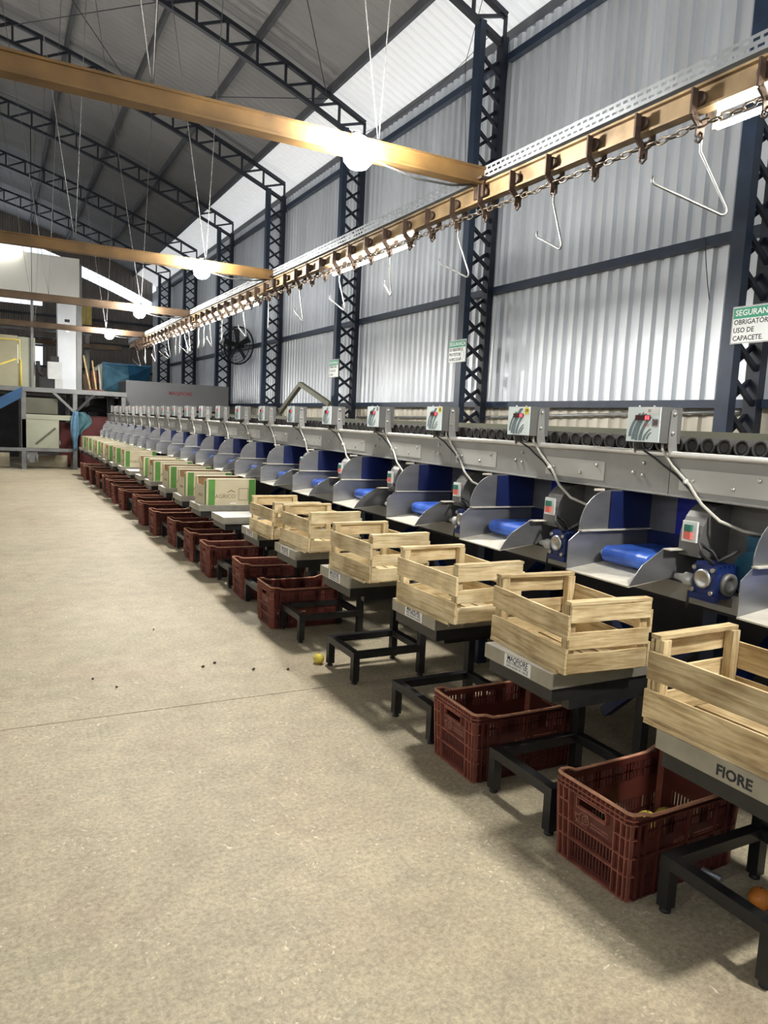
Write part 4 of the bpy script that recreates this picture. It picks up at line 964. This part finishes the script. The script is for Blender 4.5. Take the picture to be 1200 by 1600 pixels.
for x_ in (-0.3, -0.1): MB().lathe([(0.09, -0.03), (0.10, 0.0), (0.09, 0.03)], (x_, 0.05, 0.27), 14, 'x').build('wheel', 'deck_grey', pn)
MB().box(-0.42, 0.42, 0.04, 0.9, 0.36, 0.42).build('chassis', 'dark_pan', pn)
MB().box(-0.32, -0.08, 0.02, 0.08, 0.17, 0.42).build('fork', 'deck_grey', pn)
sl = thing('blue_slide', 'dark blue sheet metal slide coming down from the platform', 'slide', (0.35, 19.8, 0))
MB().prism([(-1.6, 0.55), (0.25, 1.72), (0.27, 1.98), (-1.6, 0.92)], -0.05, -0.02, 'y').build('side_cheek', 'slide_blue', sl); MB().prism([(-1.6, 0.55), (0.25, 1.72), (0.25, 1.76), (-1.6, 0.60)], -0.02, 0.14, 'y').build('slide_bed', 'slide_blue', sl); MB().box(-1.55, -1.45, 0, 0.14, 0, 0.60).build('slide_leg', 'deck_grey', sl)
hr = thing('handrail', 'yellow tubular handrail on the platform edge', 'handrail', (0.6, 20.05, 1.99))
MB().tube([(0, 0, 0), (0, 0, 0.62), (-0.12, 0, 0.64), (-0.9, 0, 0.28), (-1.4, 0, 0.05)], 0.024, 8).build('sloping_rail', 'yellow_rail', hr); MB().tube([(-0.02, 0.1, 0), (-0.02, 0.1, 1.10), (-1.4, 0.1, 1.10)], 0.022, 8).build('upper_rail', 'yellow_rail', hr)
bp_ = thing('cabin_wall', 'beige sheet cabin wall standing on the platform', 'panel', (0.0, 20.6, 1.93))
MB().box(-4.0, 0.55, 0, 0.04, 0, 1.30).build('lower_board', 'beige', bp_); MB().box(0.56, 0.94, 0, 0.04, 0, 1.28).build('side_board', 'sage', bp_)
bx = thing('control_cabinet', 'grey control cabinet with black drive on the platform', 'cabinet', (1.29, 20.4, 1.93))
MB().box(-0.08, 0.24, 0, 0.3, 0.30, 0.72).build('cabinet_body', 'grey_mach', bx); MB().box(0.08, 0.26, 0.02, 0.3, 0, 0.30).build('pedestal', 'grey_mach', bx); MB().box(-0.26, 0.06, 0.05, 0.3, 0, 0.34).build('drive_guard', 'dark', bx); MB().box(-0.02, 0.18, 0.05, 0.25, 0.72, 0.86).build('fan_box', 'dark', bx)
MB().tube([(-0.30, 0.1, 0.72), (-0.28, 0.1, 0.45), (-0.16, 0.1, 0.36)], 0.05, 8).build('elbow_pipe', 'dark', bx)
wc = thing('white_column_box', 'tall white boxed column rising from the platform', 'column', (1.70, 20.7, 1.93))
MB().box(-0.24, 0.22, 0, 0.4, 0, 2.45).build('boxing', 'white_col', wc); MB().box(0.20, 0.32, -0.05, 0.05, 0, 3.2).build('corner_post', 'deck_grey', wc); MB().box(-0.08, 0.04, -0.004, 0, 1.75, 1.82).build('small_plate', 'dark', wc)
MB().box(-0.05, 0.03, -0.003, 0, 1.50, 1.70).build('paper_notice', 'sticker_white', wc)
hpn = thing('overhead_screen', 'large pale grey sheet panel hung high above the platform', 'panel', (0.0, 20.5, 4.25))
for xa, xb in ((-4.5, -2.2), (-2.18, -0.62), (-0.60, 0.86), (0.875, 1.95)): MB().box(xa, xb, 0, 0.03, 0.0, 0.98).build('sheet_panel', 'pale_panel', hpn)
MB().box(-4.5, 1.95, -0.02, 0.06, -0.10, 0.0).build('lower_rail', 'white_col', hpn)
for x_ in (0.87, -0.61): MB().tube([(x_, 0.05, 0.95), (x_, 0.05, 3.9)], 0.01, 5).build('hanger', 'truss', hpn)
MB().box(0.84, 0.90, 0.03, 0.09, -2.25, 0.98).build('stanchion', 'deck_grey', hpn)
MB().tube([(-1.6, -0.1, 1.02), (0.55, -0.1, 1.0)], 0.02, 8).build('lamp_tube', 'tube', hpn)
# lattice girder and rails beyond
gd = thing('lattice_girder', 'light lattice girder crossing behind the platform', 'girder', (0.0, 24.0, 3.3))
for z_ in (0, 0.42): MB().box(-5, 2.6, -0.03, 0.03, z_-0.03, z_+0.03).build('chord', 'deck_grey', gd)
for i in range(19): MB().bar((-5+0.4*i, 0, 0.42*(i % 2)), (-4.6+0.4*i, 0, 0.42*((i+1) % 2)), 0.03, 0.03, (0, 1, 0)).build('web_bar', 'deck_grey', gd)
for x_ in (-4.9, 2.5): MB().box(x_-0.05, x_+0.05, -0.05, 0.05, -3.3, 0.42).build('girder_post', 'deck_grey', gd)

ho = thing('blue_hopper', 'shiny blue faceted sheet metal hopper on the platform', 'hopper', (3.58, 23.6, 1.93))
a0 = [(-0.70, -0.05, 0.98), (0.70, -0.05, 0.98), (0.70, 1.3, 0.98), (-0.70, 1.3, 0.98)]; a1 = [(-0.68, 0, 0.18), (0.62, 0.35, 0.18), (0.62, 1.0, 0.18), (-0.68, 1.0, 0.18)]
pk = (-0.02, -0.45, 0.62)
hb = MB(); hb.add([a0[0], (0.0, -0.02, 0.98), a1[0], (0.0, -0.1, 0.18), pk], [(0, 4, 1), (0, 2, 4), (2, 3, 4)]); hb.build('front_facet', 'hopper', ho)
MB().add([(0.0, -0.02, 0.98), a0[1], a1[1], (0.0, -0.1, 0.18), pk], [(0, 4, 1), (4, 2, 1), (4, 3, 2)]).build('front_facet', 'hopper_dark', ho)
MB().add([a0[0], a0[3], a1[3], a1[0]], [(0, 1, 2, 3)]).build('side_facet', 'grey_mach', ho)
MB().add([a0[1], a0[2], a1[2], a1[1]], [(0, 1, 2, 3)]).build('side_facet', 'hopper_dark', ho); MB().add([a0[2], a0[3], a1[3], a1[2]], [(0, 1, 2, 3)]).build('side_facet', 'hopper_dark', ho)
MB().box(-0.72, 0.72, -0.07, -0.03, 0.96, 1.0).build('lip', 'hopper_dark', ho)
MB().box(-0.66, 0.10, 0.05, 1.0, 0.0, 0.18).build('base', 'green_paint', ho)
MB().prism([(-1.05, 0.0), (-0.70, 0.0), (-0.70, 0.95), (-0.88, 0.85)], 0.1, 0.6, 'y').build('side_chute', 'grey_mach', ho)
dk = thing('rear_deck', 'grey deck of the hopper platform behind the line', 'platform', (3.7, 22.2, 0))
MB().box(-0.95, 2.3, 0, 4.0, 1.86, 1.93).build('deck', 'deck_grey', dk)
for x_ in (-0.8, 2.2):
    for y_ in (0.1, 3.9): MB().box(x_-0.05, x_+0.05, y_-0.05, y_+0.05, 0, 1.86).build('post', 'deck_grey', dk)
for i, (x_, lean, m_, lab) in enumerate(((2.10, 0.05, 'broom', 'wooden broom handle leaning on the platform, leftmost of three'), (2.20, -0.06, 'broom', 'wooden broom handle leaning on the platform, middle of three'), (2.29, -0.12, 'sage', 'pale pole leaning on the platform, rightmost of three'))):
    bt = thing('broom', lab, 'broom', (x_, 20.3, 1.93), 0, 'handles leaning on the platform')
    MB().tube([(0.12-lean*0.3, 0, 0.0), (-lean, 0.25, 0.95-0.12*i)], 0.022, 7).build('handle', m_, bt); MB().box(0.05-lean*0.3, 0.19-lean*0.3, -0.04, 0.04, 0.0, 0.10).build('head', 'red_paint', bt)
rb = thing('red_guard', 'dark red machine guard standing on the platform corner', 'guard', (2.25, 20.9, 1.93)); MB().box(-0.28, 0.22, 0, 0.3, 0, 0.50).build('guard_box', 'rust', rb); MB().prism([(0.0, 0.3), (0.22, 0.28), (0.20, 0.62), (0.02, 0.60)], -0.04, 0.0, 'y').build('flap', 'red_paint', rb)
# cloth on the post
b = MB(); n1, n2 = 9, 12
def clothf(name, m, x0, x1, z0, z1, sway, par, y0):
    b = MB(); vs = []
    for j in range(n2+1):
        t_ = j/n2
        for i in range(n1+1):
            s = i/n1; w = (x0+(x1-x0)*s)*(0.35+0.65*math.sin(math.pi*min(1, t_*1.1+0.1)))
            vs.append((w+sway*t_, y0+0.05*math.sin(s*9+t_*2), z1+(z0-z1)*t_))
    b.smooth = True
    b.add(vs, [(j*(n1+1)+i, j*(n1+1)+i+1, (j+1)*(n1+1)+i+1, (j+1)*(n1+1)+i) for j in range(n2) for i in range(n1)])
    o = b.build(name, m, par); md = o.modifiers.new('thickness', 'SOLIDIFY'); md.thickness = 0.012; return o
cl = thing('hung_coat', 'pale blue coat hung on the platform post', 'coat', (1.82, 19.86, 0))
clothf('coat_body', 'cloth', -0.13, 0.06, 0.48, 1.46, -0.02, cl, 0.0); clothf('hood', 'cloth_teal', 0.0, 0.36, 0.86, 1.44, 0.0, cl, 0.04)
for i, (x_, y_, w, h, m_, lab) in enumerate(((2.32, 20.6, 0.7, 1.35, 'red_paint', 'dark red cabinet behind the coat at the line end'), (1.55, 21.0, 0.5, 1.15, 'red_paint', 'dark red cabinet under the platform, beside the sage panel'))):
    ca = thing('red_cabinet', lab, 'cabinet', (x_, y_, 0), 0, 'dark red cabinets under the platform')
    MB().box(-w/2, w/2, 0, 0.5, 0.05, h).build('cabinet_body', m_, ca); MB().box(-w/2+0.03, -0.01, -0.012, 0, 0.12, h-0.05).build('door', m_, ca); MB().box(0.01, w/2-0.03, -0.012, 0, 0.12, h-0.05).build('door', m_, ca); MB().box(-w/2, w/2, 0.02, 0.48, 0, 0.05).build('plinth', 'dark', ca)
    MB().box(-0.03, -0.018, -0.02, -0.012, h*0.5, h*0.5+0.1).build('handle', 'galv', ca)
mch = thing('sorting_table', 'dark belt machine under the hopper deck', 'machine', (2.75, 22.45, 0))
MB().box(-0.5, 1.6, 0, 1.5, 0.75, 1.05).build('machine_body', 'dark_pan', mch); MB().box(-0.5, 1.6, -0.05, 0.0, 1.45, 1.55).build('upper_bar', 'dark', mch)
for x_ in (-0.45, 1.5): MB().box(x_, x_+0.07, 0, 0.07, 0, 1.5).build('leg', 'dark', mch)
MB().tube([(-0.7, -0.1, 1.45), (-0.3, -0.1, 1.62), (0.3, -0.1, 1.55), (0.7, -0.1, 1.75), (0.72, -0.1, 1.9)], 0.035, 8).build('hose', 'dark', mch)
# low wall and pale blocks on the floor in front of the platform
kb = thing('concrete_kerb', 'pale dusty concrete kerb in front of the platform', 'kerb', (0.0, 20.9, 0))
MB().box(-6.0, 0.35, 0, 0.35, 0, 0.34).build('kerb_block', 'kerb', kb); MB().box(0.62, 1.70, 0, 0.35, 0, 0.30).build('kerb_block', 'kerb', kb)
dw = struct(MB().box(-6, 6.4, 24.9, 24.98, 0, 1.86).build('wall_middle', 'dark_pan'))
